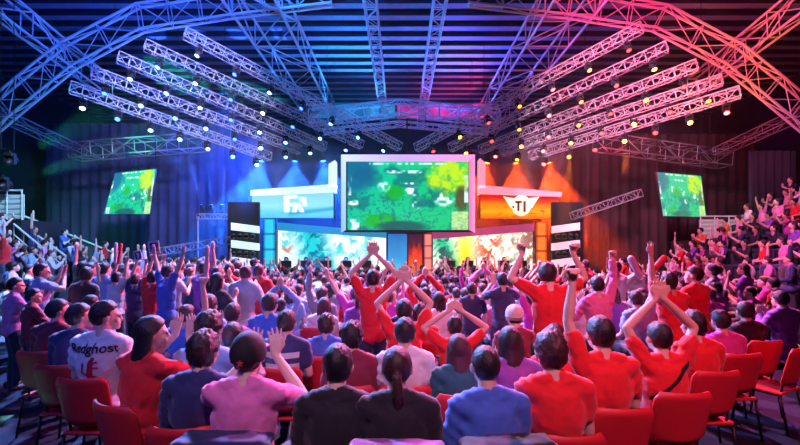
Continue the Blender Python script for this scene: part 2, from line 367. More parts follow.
cloud(at(292, 166, 21.3), (3.6, 1.15, 2.4), 2.2, 'added smoke patch carrying the blue-white lamp glow above the pale sign')
cloud(at(205, 160, 20.0), (4.6, 2.4, 4.2), .075, 'added thin smoke showing the blue beams left of the pale sign')
cloud(at(600, 150, 20.0), (3.6, 2.2, 3.2), .03, 'added faint smoke for the red glow right of the orange sign')
cloud(at(520, 166, 21.3), (3.2, 1.15, 2.4), 1.8, 'added smoke patch carrying the orange lamp glow above the orange sign')

# ---------------------------------------------------------------- stage
def vnoise(u, v, seed, f):
    r = np.random.default_rng(seed); g = r.random((64, 64)); x = u*f; y = v*f; xi = np.floor(x).astype(int); yi = np.floor(y).astype(int); fx = x-xi; fy = y-yi
    fx = fx*fx*(3-2*fx); fy = fy*fy*(3-2*fy); G = lambda a, c: g[a % 64, c % 64]
    return (G(xi, yi)*(1-fx)+G(xi+1, yi)*fx)*(1-fy)+(G(xi, yi+1)*(1-fx)+G(xi+1, yi+1)*fx)*fy
def fbm(u, v, s, f): return .5*vnoise(u, v, s, f)+.3*vnoise(u, v, s+1, f*2.1)+.2*vnoise(u, v, s+2, f*4.3)
def mixc(a, c, t): t = np.clip(t, 0, 1)[..., None]; return a*(1-t)+c*t
def screen(name, q, paint, nx, ny, parent, strength=1.0, bow=0):
    """a lit display: q = bottom-left, bottom-right, top-right, top-left; paint(u, v) gives the shown picture"""
    q = [Vector(p) for p in q]; nrm = (q[1]-q[0]).cross(q[3]-q[0]).normalized(); vs = []
    for j in range(ny+1):
        for i in range(nx+1):
            u, v = i/nx, j/ny; p = q[0].lerp(q[1], u).lerp(q[3].lerp(q[2], u), v); vs.append(p+nrm*(-bow*4*u*(1-u)))
    fs = [(j*(nx+1)+i, j*(nx+1)+i+1, (j+1)*(nx+1)+i+1, (j+1)*(nx+1)+i) for j in range(ny) for i in range(nx)]
    me = bpy.data.meshes.new(name); me.from_pydata([tuple(p) for p in vs], [], fs)
    U, V = np.meshgrid(np.linspace(0, 1, nx+1), np.linspace(0, 1, ny+1)); c = np.clip(paint(U, V), 0, 1)
    c = np.where(c <= .04045, c/12.92, ((c+.055)/1.055)**2.4)
    ca = me.color_attributes.new('picture', 'FLOAT_COLOR', 'POINT'); rgba = np.ones((ny+1, nx+1, 4)); rgba[..., :3] = c
    ca.data.foreach_set('color', rgba.ravel())
    m, nt, bs = new_mat(name+'_display'); a = nt.nodes.new('ShaderNodeVertexColor'); a.layer_name = 'picture'
    nt.links.new(a.outputs['Color'], bs.inputs['Emission Color']); bs.inputs['Emission Strength'].default_value = strength
    bs.inputs['Base Color'].default_value = (.02, .02, .02, 1); bs.inputs['Roughness'].default_value = .3
    return link(name, me, m, parent)
A3 = lambda *c: np.array(c, float)
def blob(U, V, u, v, ru, rv): return np.clip(1.6-((U-u)/ru)**2-((V-v)/rv)**2, 0, 1)
def rect(U, V, a, c, d, e): return ((U > a) & (U < c) & (V > d) & (V < e)).astype(float)
def paint_map(seed, warm=0.0):
    def f(U, V):
        n = fbm(U*1.7, V, seed, 5); n2 = fbm(U*1.7, V, seed+9, 12)
        C = mixc(np.broadcast_to(A3(.0, .78, .62), U.shape+(3,)), A3(.05, .80, .42), (U*.8+n*.5-.3))
        C = mixc(C, A3(.01, .45, .50), np.clip((n-.5)*5, 0, .8)); C = mixc(C, A3(.02, .34, .36), np.clip(1-np.abs(n2-.5)*22, 0, .6)*(V < .55)); C = mixc(C, A3(.03, .70, .20), blob(U, V, .39, .55, .07, .1))
        C = mixc(C, A3(.08, .72, .15), blob(U, V, .25, .15, .14, .10)*np.clip(n2*3-1, 0, 1)); C = mixc(C, A3(.0, .35, .55), blob(U, V, .04, .85, .18, .3)*.8)
        C = mixc(C, A3(.75, .92, .15), np.clip(blob(U, V, .84, .78, .18, .22)+(n2-.5)*2*blob(U, V, .84, .78, .22, .3), 0, 1))
        C = mixc(C, A3(.02, .30, .32), blob(U, V, .45, .05, .2, .08)*.8)
        C = mixc(C, A3(.45, .22, .10), blob(U, V, .94, .45, .05, .18)*.7)
        for (u, v, ru, rv) in ((.30, .63, .05, .07), (.53, .57, .05, .08), (.57, .36, .035, .06), (.80, .45, .08, .10), (.05, .4, .05, .04), (.52, .68, .05, .015)):
            C = mixc(C, A3(.92, 1, .97), blob(U, V, u, v, ru, rv)*np.clip(vnoise(U*1.7, V, seed+4, 22)*3.2-1.2, 0, 1))
        for (a, c, d, e) in ((.18, .82, .955, .985), (.32, .62, .83, .87), (0, .035, .5, .8), (.965, 1, .4, .8), (.02, .1, .0, .16)):
            C = mixc(C, A3(.85, .95, .95), rect(U, V, a, c, d, e)*np.clip(vnoise(U, V*.3, seed+5, 45)*2.2-.5, 0, 1))
        C = mixc(C, A3(.86, .93, .62), rect(U, V, .86, 1, 0, .27)*(.55+.45*vnoise(U, V, 5, 50)))
        if warm: C = mixc(C, A3(.62, .72, .45), .45*fbm(U, V, 77, 5)+0*U)
        return C
    return f
def paint_art(seed, cool):
    def f(U, V):
        n = fbm(U*2.4, V, seed, 4); n2 = fbm(U*2.4+n*.6, V+n*.5, seed+3, 7); n3 = vnoise(U*2.4+n*.5, V+n*.4, seed+6, 6)
        C = np.broadcast_to(A3(.93, .99, 1.0) if cool else A3(1, .95, .86), U.shape+(3,)).copy()
        if cool:
            band = np.exp(-((U-.36-.12*(.5-V)+.05*(n-.5))/.13)**2)
            C = mixc(C, A3(.05, .72, .68), band*1.1); C = mixc(C, A3(.02, .36, .45), band*np.clip(n2*8-3.9, 0, 1))
            for u in (.08, .58, .70, .84): C = mixc(C, A3(.25, .70, .74), np.clip(n2*8-3.8, 0, 1)*np.exp(-((U-u)/.06)**2)*.9)
            for u in (.1, .88): C = mixc(C, A3(.85, .40, .30), np.clip(n3*4-2.4, 0, 1)*np.exp(-((U-u)/.05)**2)*.8)
        else:
            C = mixc(C, A3(.10, .72, .50), np.exp(-((U-.17+.2*(V-.5))/.10)**2)); C = mixc(C, A3(.98, .85, .15), np.exp(-((U-.32)/.08)**2-((V-.6)/.5)**2))
            C = mixc(C, A3(.16, .28, .30), np.clip(n2*8-3.9, 0, 1)*np.exp(-((U-.1)/.12)**2))
            C = mixc(C, A3(.85, .18, .10), np.clip(n2*8-3.9, 0, 1)*np.exp(-((U-.58)/.15)**2)*.95); C = mixc(C, A3(.35, .42, .38), np.clip(n3*4-2.2, 0, 1)*np.exp(-((U-.76)/.08)**2)*.9)
            C = mixc(C, A3(.45, .22, .20), np.clip(n2*8-4, 0, 1)*np.exp(-((U-.95)/.12)**2)*.8)
        return C
    return f
def grad(stops, axis='v', nz=0, seed=3):
    def f(U, V):
        t = V if axis == 'v' else U; t = t+nz*(fbm(U, V, seed, 5)-.5); ps = [s[0] for s in stops]
        return np.stack([np.interp(t, ps, [s[1][k] for s in stops]) for k in range(3)], -1)
    return f
# deck
b = MB(); b.box((0, 21.6, .16), (8.2, 2.9, .16)); dk = tag(b.build('stage_deck', M_BLACK), 'low black stage deck below the two picture walls', 'stage')
b = MB(); b.box((0, 23.9, 4.0), (8.4, .12, 4.0)); tag(b.build('backing_drape', M_DRAPE), 'dark drape hung directly behind the screens of the stage', 'drape')
Y0 = 20.0
# centre screen
r = empty('centre_screen', at(407, 235, Y0)); tag(r, 'huge centre screen with a green and yellow game map in a glowing frame', 'screen')
inv = lambda pts: [Vector(p)-r.location for p in pts]
b = MB(); b.quadbox(inv([at(341, 232, Y0), at(475, 232, Y0), at(475, 152, Y0), at(341, 152, Y0)]), (0, .5, 0)); b.build('housing', M_BLACK, r)
edge = [((341, 233), (341, 154.5), (346, 161.5), (346, 230)), ((341, 154.5), (475, 154.5), (469, 161.5), (346, 161.5)), ((475, 154.5), (475, 233), (469, 230), (469, 161.5))]
for k, qd in enumerate(edge):
    P = inv([at(x, y, Y0-.12) for x, y in qd])
    pts = [P[3], P[2], P[1], P[0]] if k == 0 else ([P[3], P[2], P[1], P[0]] if k == 1 else [P[3], P[0], P[1], P[2]])
    fn = grad([(0, (.55, .78, 1)), (1, (.80, .90, 1))], 'u') if k == 0 else (grad([(0, (.85, .9, 1)), (.45, (.80, .68, 1)), (1, (1, .62, .88))], 'u') if k == 1 else grad([(0, (1, .45, .72)), (1, (1, .62, .88))], 'u'))
    screen('glowing_border', pts, fn, 24, 3, r, 1.05)
screen('display', inv([at(347.5, 230, Y0-.06), at(468.5, 230, Y0-.06), at(468.5, 161.5, Y0-.06), at(347.5, 161.5, Y0-.06)]), paint_map(3), 240, 136, r, 1.05)
for x in (355, 407, 460):
    b = MB(); b.tube(at(x, 152, Y0+.2)-r.location, at(x, 118, Y0+.2)-r.location, .03, 6); b.build('hanging_cable', M_SEATLEG, r)
# wing signs
def quad(pts, Y): return [at(x, y, Y) for x, y in pts]
def wing(name, outer, canopy, upright, fn, cfn, label, logo):
    r = empty(name, at(outer[0][0], outer[0][1], Y0)); tag(r, label, 'sign'); O = r.location
    b = MB(); b.quadbox([p-O for p in quad(outer, Y0)], (0, .4, 0)); b.build('sign_box', M_BLACK, r)
    q = quad(outer, Y0-.04); screen('display', [p-O for p in q], fn, 90, 34, r, 1.0)
    b = MB(); b.quadbox([p-O for p in quad(canopy, Y0-.25)], (0, .7, 0)); b.build('canopy', cfn, r)
    b = MB(); b.quadbox([p-O for p in quad(upright, Y0-.25)], (0, .7, 0)); b.build('upright_panel', cfn, r)
    lg = logo(O); lg.parent = r
    return r
def logo_fn(O):
    b = MB(); Y = Y0-.12
    def st(pts): b.quadbox([at(x, y, Y)-O for x, y in pts], (0, .06, 0))
    # blocky two-letter mark: f, slanted n
    st([(284, 212), (289, 212), (289, 196), (284, 197)]); st([(284, 199), (297, 198), (297, 195), (284, 196)]); st([(284, 206), (295, 206), (295, 203), (284, 203)])
    st([(292, 212), (296, 212), (298, 203), (294, 203)]); st([(297, 206), (300, 212), (304, 212), (300, 203)]); st([(299, 201), (306, 201), (306, 197), (299, 197)]); st([(303, 206), (307, 206), (306, 201), (302, 201)])
    return b.build('emblem', mat('emblem_white', (.8, .9, .95), .5, emit=(.85, .97, 1), es=1.1))
def logo_wing(O):
    b = MB(); Y = Y0-.12
    n = 20; ring = [(521.5+9.5*math.cos(2*PI*i/n), 205.5-10.5*math.sin(2*PI*i/n)) for i in range(n)]
    P = [at(x, y, Y)-O for x, y in ring]; Q = [p+Vector((0, .06, 0)) for p in P]
    b.add(P+Q, [tuple(range(n-1, -1, -1)), tuple(range(n, 2*n))]+[(i, (i+1) % n, n+(i+1) % n, n+i) for i in range(n)])
    for s in (-1, 1):
        for k in range(3):
            b.quadbox([at(521.5+s*6, 200+k*3.5+3, Y)-O, at(521.5+s*(15-k*2), 199.5+k*3.5+1, Y)-O, at(521.5+s*(18-k*2.5), 196.5+k*3.5, Y)-O, at(521.5+s*6, 198.5+k*3.5, Y)-O], (0, .05, 0))
    e = b.build('emblem', mat('emblem_cream', (.9, .85, .7), .5, emit=(1, .86, .62), es=1.0))
    b = MB(); Y = Y0-.16
    def st(pts): b.quadbox([at(x, y, Y)-O for x, y in pts], (0, .03, 0))
    st([(515, 203), (522, 203), (522, 201), (515, 201)]); st([(517.5, 211), (519.5, 211), (519.5, 203), (517.5, 203)]); st([(523.5, 212), (525.8, 212), (525.8, 200.5), (523.5, 201.5)])
    st([(512, 207), (514, 209), (515, 207), (513, 205)]); b.build('monogram', mat('emblem_brown', (.35, .08, .03), .6), e)
    return e
m_canL = mat('cyan_white_canopy', (.7, .85, .95), .4, 0, emit=(.62, .88, 1), es=1.1)
m_canR = mat('rose_white_canopy', (.95, .6, .7), .4, 0, emit=(1, .38, .50), es=.8)
def paint_left(U, V):
    C = grad([(0, (.35, .80, .95)), (.5, (.60, .92, .98)), (1, (.55, .85, 1))], 'v', .4, 21)(U, V)
    C = mixc(C, A3(.15, .65, .85), np.exp(-((V-.12-.35*(U-.3))/.08)**2)*(U > .45)*.8); return C
def paint_right(U, V):
    C = grad([(0, (.98, .42, .05)), (.28, (1, .72, .05)), (.6, (1, .50, .03)), (.85, (.90, .12, .05)), (1, (.72, .05, .08))], 'v', .18, 31)(U, V)
    return mixc(C, A3(.8, .2, .03), np.clip(fbm(U, V, 8, 9)*3-1.8, 0, .8)*(V < .5))
wing('wing_sign', [(252, 218), (333.5, 218), (333.5, 192), (252, 195)], [(250.5, 195.5), (335, 191.5), (335, 184), (250.5, 190)], [(328.5, 186), (335, 186), (335, 160), (328.5, 164)],
     paint_left, m_canL, 'pale cyan sign board with a white block emblem, left of the centre screen', logo_fn)
wing('wing_sign', [(480.5, 218.5), (559, 219), (559, 196), (480.5, 193)], [(480, 193.5), (562, 196.5), (562, 192), (480, 185)], [(480, 188), (485.5, 188), (485.5, 163), (480, 158)],
     paint_right, m_canR, 'orange sign board with a winged cream emblem, right of the centre screen', logo_wing)
# LED picture walls
def ledwall(q, fn, label, fr, frm, bow):
    r = empty('picture_wall', at(*q[0], Y0+.8)); tag(r, label, 'screen'); O = r.location
    screen('display', [p-O for p in quad(q, Y0+.8)], fn, 200, 90, r, 1.45, bow)
    b = MB(); b.quadbox([p-O for p in quad(fr, Y0+.55)], (0, .5, 0)); b.build('header_beam', frm, r)
    b = MB(); b.quadbox([p-O for p in quad(q, Y0+1.25)], (0, .3, 0)); b.build('housing', M_BLACK, r)
m_hL = mat('teal_header', (.08, .35, .5), .5, emit=(.02, .30, .55), es=.8); m_hR = mat('rose_header', (.4, .1, .2), .5, emit=(.45, .06, .22), es=.7)
ledwall([(276, 283), (386, 283), (386, 238), (276, 230)], paint_art(11, True), 'white and teal picture wall on the left half of the stage', [(274, 230), (386, 238), (386, 232), (274, 222)], m_hL, .15)
ledwall([(433, 283), (534, 283), (534, 231), (433, 239)], paint_art(41, False), 'cream, yellow and red picture wall on the right half of the stage', [(433, 239), (537, 231), (537, 223), (433, 232)], m_hR, .15)
# pillars
def pillar(x0, x1, y0, y1, fn, label, Y=Y0+.3):
    r = empty('light_pillar', at((x0+x1)/2, y1, Y)); tag(r, label, 'pillar'); O = r.location
    b = MB(); b.quadbox([p-O for p in quad([(x0-.6, y1), (x1+.6, y1), (x1+.6, y0), (x0-.6, y0)], Y+.03)], (0, .4, 0)); b.build('housing', M_BLACK, r)
    screen('display', [p-O for p in quad([(x0, y1), (x1, y1), (x1, y0), (x0, y0)], Y)], fn, 10, 60, r, 1.0)
def seg(base, dark, n=4): return lambda U, V: mixc(np.broadcast_to(A3(*base), U.shape+(3,)), A3(*dark), ((V*n) % 1 < .07)*.6+(U < .12)*.5+(U > .88)*.4)
pillar(263.5, 275, 219, 281, seg((.20, .82, .95), (.02, .3, .6)), 'cyan light pillar at the left end of the stage')
pillar(536, 547, 222, 281, seg((1, .52, .18), (.6, .05, .05)), 'orange light pillar at the right end of the stage')
pillar(388, 407, 234, 283, grad([(0, (.45, .90, .98)), (.5, (.18, .62, .88)), (1, (.12, .45, .75))], 'v', .3, 12), 'wide sky-blue light panel in the middle of the stage')
pillar(408.5, 422, 234, 283, grad([(0, (1, .48, .03)), (.4, (1, .30, .02)), (.65, (.85, .16, .04)), (.8, (.30, .08, .15)), (1, (.22, .06, .2))], 'v', .35, 14), 'narrow panel glowing like fire in the middle of the stage')
pillar(424, 432, 234, 283, seg((.95, .55, .50), (.5, .1, .15)), 'thin rose light pillar beside the fire-coloured panel')
# louvre slabs with blinder lamps
def slabs(x, sgn, col, side):
    for k in range(3):
        y = (223, 240.5, 257.5)[k]; r = empty('light_slab', at(x, y+6, 18.6)); O = r.location
        tag(r, f'{("top","middle","bottom")[k]} of three glowing slabs stacked {side}', 'light slab', f'glowing slabs {side}')
        q = [(x-13, y+9.5+(3 if sgn > 0 else 0)), (x+13, y+9.5+(0 if sgn > 0 else 3)), (x+13, y+1.5+(0 if sgn > 0 else 0)), (x-13, y+(0 if sgn > 0 else 1))]
        q = [(x-13, y+7), (x+13, y+10), (x+13, y+3), (x-13, y-.5)] if sgn < 0 else [(x-13, y+10), (x+13, y+7), (x+13, y-.5), (x-13, y+3)]
        b = MB(); b.quadbox([p-O for p in quad(q, 18.6)], (0, .35, 0)); b.build('glowing_face', mat('slab_face', (.8, .8, .85), .4, emit=col, es=.95), r)
        b = MB()
        b.tube(at(x-13, y+10.5, 18.8)-O, at(x+13, y+10.5, 18.8)-O, .03, 6); b.build('pipe', M_SEATLEG, r)
        for j in range(4):
            c = at(x-10+j*6.5, y+12.5, 18.75)-O; b = MB(); b.cap(c, c+Vector((0, -.14, -.05)), .10, .12, 10); b.build('blinder_lamp', M_BLACKPL, r, True)
slabs(244, -1, (.72, .90, 1), 'left of the cyan pillar'); slabs(567, 1, (1, .55, .62), 'right of the orange pillar')
for x, side in ((244, 'left'), (567, 'right')):
    b = MB(); b.box(at(x, 250, 19.3), (.75, .1, 2.3)); tag(b.build('speaker_tower', M_BLACK), f'tall black tower behind the glowing slabs on the {side}', 'tower')

# desks, monitors, players
m_deskL = mat('desk_front_teal', (.3, .6, .65), .5, emit=(.18, .55, .60), es=.55); m_deskR = mat('desk_front_rose', (.7, .45, .35), .5, emit=(.75, .32, .22), es=.55)
DESK = []
for side, xs, m in (('left', (286, 306, 326, 346, 366), m_deskL), ('right', (450, 468, 486, 504, 522), m_deskR)):
    r = empty('player_desk', at((xs[0]+xs[-1])/2, 283, 19.6)); r.location.z = .32; O = r.location
    tag(r, f'long gaming desk in front of the {side} picture wall', 'desk'); hw = (xs[-1]-xs[0])/2*19.6/F+.45
    b = MB(); b.box((0, 0, .74), (hw, .38, .02)); b.build('desk_top', M_BLACK, r)
    b = MB(); b.box((0, -.36, .38), (hw, .02, .34)); b.build('front_panel', m, r)
    for s in (-1, 1): b = MB(); b.box((s*(hw-.04), 0, .37), (.03, .33, .35)); b.build('leg', M_BLACK, r)
    for k, x in enumerate(xs):
        mo = empty('computer_monitor', at(x, 262, 19.5)); mo.location.z = 1.08
        tag(mo, f'{numw[k]} black monitor from the left on the {side} player desk', 'monitor', 'monitors on the player desks')
        b = MB(); b.box((0, 0, .30), (.27, .02, .16), bev=.01); b.build('screen_housing', M_BLACKPL, mo)
        b = MB(); b.box((0, 0, .01), (.1, .08, .01)); b.tube((0, .01, 0), (0, .01, .2), .02, 8); b.build('stand', M_BLACKPL, mo)
        DESK.append((side, k, at(x, 262, 20.25).x, 20.3))

# ---------------------------------------------------------------- side screens, drapes, balconies
def sidescreen(q, fn, label):
    r = empty('side_screen', at(*q[0], 17.5)); tag(r, label, 'screen'); O = r.location
    screen('display', [p-O for p in quad(q, 17.46)], fn, 90, 90, r, 1.2)
    b = MB(); b.quadbox([p-O for p in quad(q, 17.5)], (0, .12, 0)); b.build('backing', M_BLACK, r)
    for a, c in ((q[3], 100), (q[2], 100)): b = MB(); p = at(*a, 17.55); b.tube(p-O, Vector((p.x, p.y, 13.05))-O, .012, 5); b.build('hanging_wire', M_SEATLEG, r)
sidescreen([(104, 214), (150, 214), (155.5, 169), (115, 173)], paint_map(53), 'hanging side screen with a pale green game map, left of the stage')
sidescreen([(663, 216), (706, 217), (701, 176), (657, 172)], paint_map(63, 1), 'hanging side screen with a green and yellow game map, right of the stage')
def drape(name, x0, x1, Y, z0, z1, label, m=M_DRAPE, amp=.12, per=.55):
    n = int((x1-x0)/.12); vs = []
    for k in (0, 1):
        for zz in (z0, z1):
            for i in range(n+1): vs.append((x0+(x1-x0)*i/n, Y+k*.05+amp*math.sin(2*PI*i*.12/per)*(1 if zz == z0 else .6), zz))
    N = n+1; fs = []
    for i in range(n):
        fs += [(i, i+1, N+i+1, N+i), (2*N+i, 3*N+i, 3*N+i+1, 2*N+i+1), (i, 2*N+i, 2*N+i+1, i+1), (N+i, N+i+1, 3*N+i+1, 3*N+i)]
    fs += [(0, N, 3*N, 2*N), (n, 2*N+n, 3*N+n, N+n)]
    b = MB(); b.add(vs, fs); return tag(b.build(name, m, smooth=True), label, 'drape')
m_blued = mat('navy_drape', (.035, .05, .12), .9, 0, .2, 6, .3); m_maroon = mat('maroon_drape', (.045, .016, .022), .9, 0, .2, 6, .3)
drape('masking_drape', -20, -7.6, 22.6, 0, 9.2, 'tall navy drape behind the left side screen', m_blued)
drape('masking_drape', 8.0, 20, 22.6, 0, 8.6, 'tall black-maroon drape behind the right side screen', m_maroon)
drape('masking_drape', 13.9, 15.7, 15.9, 2.9, 6.0, 'short black curtain above the right balcony', mat('black_drape', (.03, .03, .035), .8), .10, .3)
m_rail = mat('pale_railing', (.75, .8, .75), .5)
def balcony(xa, xb, Y, z, label, lit):
    r = empty('balcony', ((xa+xb)/2, Y, z)); tag(r, label, 'balcony'); h = (xb-xa)/2
    b = MB(); b.box((0, .9, -z/2), (h, .9, z/2)); b.build('balcony_floor', M_BLACK, r)
    n = max(4, int(h*2/.5))
    for i in range(n+1): b = MB(); b.tube((-h+2*h*i/n, .03, 0), (-h+2*h*i/n, .03, 1.0), .022, 6); b.build('post', m_rail, r)
    b = MB()
    for k in range(6): b.tube((-h, .03, .12+k*.17), (h, .03, .12+k*.17), .012 if k < 5 else .028, 6)
    b.build('railing_bars', m_rail, r)
    b = MB(); b.box((0, .12, .45), (h, .005, .4)); b.build('panel', mat('banner_white', (.55, .62, .55), .7), r)
    return r
balcony(12.2, 14.5, 16.2, 2.45, 'raised balcony with pale rails on the right, beside the side screen', 0)
balcony(15.0, 17.5, 17.5, 2.6, 'second railing farther right behind the climbing crowd', 0)
balcony(-17.0, -12.5, 13.2, 3.05, 'green-lit balcony with pale rails at the left edge', 1)
spot((11, 11, 7.5), (13.4, 16.2, 2.9), (.6, 1, .8), 550, 26, .5, .2)
spot((-9, 9, 8), (-13.5, 13.4, 3.4), (.3, 1, .65), 500, 30, .5, .2)
# stands
m_step = mat('concrete_step', (.06, .06, .08), .85, 0, .2, 8, .2)
LTI = lambda X: max(0, min(7, math.floor((-X-10.0)/.9)+1)); RTI = lambda X: max(0, min(8, math.floor((X-9.6)/.9)+1))
LR, RR = .36, .5
for side, sx, x0, rise, yr in (('left', -1, 10.0, LR, (8.5, 15.2)), ('right', 1, 9.6, RR, (8.5, 16.0))):
    r = empty('tiered_stand', (sx*x0, 12, 0)); tag(r, f'dark stepped stand climbing to the {side} wall under the crowd', 'stand')
    for k in range(7):
        b = MB(); z = rise*(k+1); b.box((sx*(.45+.9*k), (yr[0]+yr[1])/2-12, z/2), (.448, (yr[1]-yr[0])/2, z/2)); b.build('tier', m_step, r)
# sloping handrails and ledge on the left
for k, (a, c, lb) in enumerate((((14, 224), (44, 249), 'left of two pale sloping stair handrails in the left crowd'), ((38, 236), (66, 256), 'right of two pale sloping stair handrails in the left crowd'))):
    A = at(*a, 13.2); B = at(*c, 12.2); r = empty('handrail', B); tag(r, lb, 'handrail', 'stair handrails')
    b = MB(); b.tube(A-B, Vector((0, 0, 0)), .03, 8); b.tube(A-B-Vector((0, 0, .35)), -Vector((0, 0, .35)), .02, 8); b.build('rail', m_rail, r)
    for t in (0, .33, .66, 1): p = (A-B)*t; b = MB(); b.tube(p, p-Vector((0, 0, .5)), .015, 6); b.build('post', m_rail, r)
b = MB(); b.quadbox([at(20, 270, 17.5), at(112, 275, 20), at(112, 253, 20), at(20, 216, 17.5)], (0, .3, 0)); b.quadbox([at(20, 297, 17.5), at(112, 291, 20), at(112, 270, 20), at(20, 262, 17.5)], (0, .3, 0)); tag(b.build('ramp_parapet', mat('dark_parapet', (.03, .045, .05), .8)), 'dark sloping parapet behind the left crowd', 'parapet')
b = MB(); b.tube(at(22, 215, 17.4), at(112, 252, 19.9), .04, 6); tag(b.build('parapet_rail', m_rail), 'thin pale rail along the dark sloping parapet', 'rail')
b = MB(); b.box((-4.95, 4.0, .012), (.5, .8, .012), Matrix.Rotation(.35, 3, 'Z'), bev=.004); tag(b.build('floor_mat', mat('green_mat', (.04, .30, .07), .7, 0, .2, 60, .2)), 'bright green mat on the floor at the bottom left corner', 'mat')

# ---------------------------------------------------------------- chairs
def chair_meshes():
    R = {}
    b = MB(); n, m = 10, 8; vs = []          # curved plastic back shell with rounded corners
    for k in (0, 1):
        for j in range(m+1):
            for i in range(n+1):
                u = -1+2*i/n; v = j/m; e = min(1, (1-abs(2*v-1))*3.2)**.45; x = u*(.235-.02*(1-v))*(.80+.20*e)
                vs.append((x, -.235-.10*v+.055*(1-u*u)*-1+k*.018+.03, .52+.44*v))
    N = (n+1)*(m+1); I = lambda k, j, i: k*N+j*(n+1)+i; fs = []
    for j in range(m):
        for i in range(n): fs += [(I(0, j, i), I(0, j, i+1), I(0, j+1, i+1), I(0, j+1, i)), (I(1, j, i), I(1, j+1, i), I(1, j+1, i+1), I(1, j, i+1))]
    for j in range(m): fs += [(I(0, j, 0), I(0, j+1, 0), I(1, j+1, 0), I(1, j, 0)), (I(0, j, n), I(1, j, n), I(1, j+1, n), I(0, j+1, n))]
    for i in range(n): fs += [(I(0, 0, i), I(1, 0, i), I(1, 0, i+1), I(0, 0, i+1)), (I(0, m, i), I(0, m, i+1), I(1, m, i+1), I(1, m, i))]
    b.add(vs, fs); R['backrest'] = (b.mesh('backrest', True), M_RED)
    b = MB(); b.box((0, .0, .435), (.23, .22, .018), bev=.015); R['seat'] = (b.mesh('seat'), M_RED)
    b = MB()
    for s in (-1, 1): b.tube((s*.17, -.19, .44), (s*.17, -.262, .86), .012, 8)
    for s in (-1, 1): b.tube((s*.225, -.22, .42), (s*.225, .21, .42), .012, 8)
    b.tube((-.225, .2, .42), (.225, .2, .42), .012, 8); R['frame'] = (b.mesh('frame', True), M_SEATLEG)
    for s in (-1, 1):
        for y, y2 in ((.19, .24), (-.2, -.27)):
            b = MB(); b.tube((s*.225, y, .42), (s*.235, y2, .0), .013, 8); R[('leg', s, y)] = (b.mesh('leg', True), M_SEATLEG)
    return R
CH = chair_meshes()
for me, m in CH.values(): me.materials.append(m)
chair0 = None
def chair(x, y, rz, label, group='red chairs'):
    global chair0
    if chair0 is None:
        chair0 = empty('audience_chair')
        for k, (me, m) in CH.items(): link(k if isinstance(k, str) else k[0], me, parent=chair0)
        r = chair0
    else: r = copy_tree(chair0)
    r.location = (x, y, 0); r.rotation_euler = (0, 0, rz); tag(r, label, 'chair', group); return r

# ---------------------------------------------------------------- people
V = Vector
def mirror(a): return (-a[0], a[1], a[2])
ARMS = {  # elbow and wrist as offsets from the RIGHT shoulder, hand direction, curl
    'lap': ((.05, .03, -.27), (-.06, .24, -.34), (-.3, .9, -.2), .6),
    'down': ((.06, -.01, -.28), (.05, .06, -.53), (0, .1, -1), .5),
    'clap': ((.08, .12, -.24), (-.12, .30, -.06), (-.15, .35, .9), .1),
    'claphigh': ((.10, .20, -.08), (-.10, .30, .14), (-.1, .2, 1), .1),
    'over': ((.11, .04, .26), (-.13, .05, .49), (-.22, .0, 1), .1),
    'goal': ((.22, .04, .13), (.10, .04, .38), (-.05, .0, 1), 1),
    'up': ((.07, .03, .27), (.04, .03, .53), (0, .0, 1), 1),
    'open': ((.09, .03, .26), (.10, .03, .52), (.05, .0, 1), .1),
    'vee': ((.15, .02, .23), (.27, .03, .46), (.3, .0, 1), .2),
    'hold': ((.02, .08, .26), (-.03, .14, .50), (0, .1, 1), .8),
    'phone': ((.07, .20, -.14), (-.09, .36, .08), (-.2, .2, 1), .8),
    'crown': ((.20, .05, .17), (-.08, .05, .36), (-.7, .1, .6), .1),
}
POSES = {
    'sit_lap': (1, 'lap', 'lap'), 'sit_clap': (1, 'clap', 'clap'), 'sit_claphigh': (1, 'claphigh', 'claphigh'), 'sit_over': (1, 'over', 'over'), 'sit_up': (1, 'up', 'lap'),
    'sit_vee': (1, 'vee', 'vee'), 'sit_phone': (1, 'phone', 'lap'), 'sit_crown': (1, 'crown', 'crown'),
    'stand_down': (0, 'down', 'down'), 'stand_clap': (0, 'clap', 'clap'), 'stand_claphigh': (0, 'claphigh', 'claphigh'), 'stand_over': (0, 'over', 'over'), 'stand_goal': (0, 'goal', 'goal'),
    'stand_up': (0, 'up', 'clap'), 'stand_vee': (0, 'vee', 'vee'), 'stand_hold': (0, 'hold', 'hold'), 'stand_stick': (0, 'open', 'clap'),
}
def joints(pose):
    sit, R, L = POSES[pose]; J = {}
    if sit:
        J['hipz'] = .53; J['sh'] = 1.05; J['head'] = V((0, .035, 1.25)); J['cy'] = -.03
        for s, n in ((1, 'R'), (-1, 'L')): J['hip'+n] = V((s*.09, -.02, .53)); J['knee'+n] = V((s*.13, .42, .51)); J['ank'+n] = V((s*.13, .40, .09))
    else:
        J['hipz'] = .93; J['sh'] = 1.43; J['head'] = V((0, .035, 1.622)); J['cy'] = -.01
        for s, n in ((1, 'R'), (-1, 'L')): J['hip'+n] = V((s*.09, 0, .90)); J['knee'+n] = V((s*.11, .03, .49)); J['ank'+n] = V((s*.12, -.01, .09))
    for s, n, k in ((1, 'R', R), (-1, 'L', L)):
        e, w_, hd, curl = ARMS[k]; lift = .03 if e[2] > 0 else 0
        S = V((s*(.175-.01*(lift > 0)), J['cy'], J['sh']+lift)); J['sho'+n] = S
        J['elb'+n] = S+V((s*e[0], e[1], e[2])); J['wri'+n] = S+V((s*w_[0], w_[1], w_[2])); J['hd'+n] = V((s*hd[0], hd[1], hd[2])).normalized(); J['curl'+n] = curl
    return J
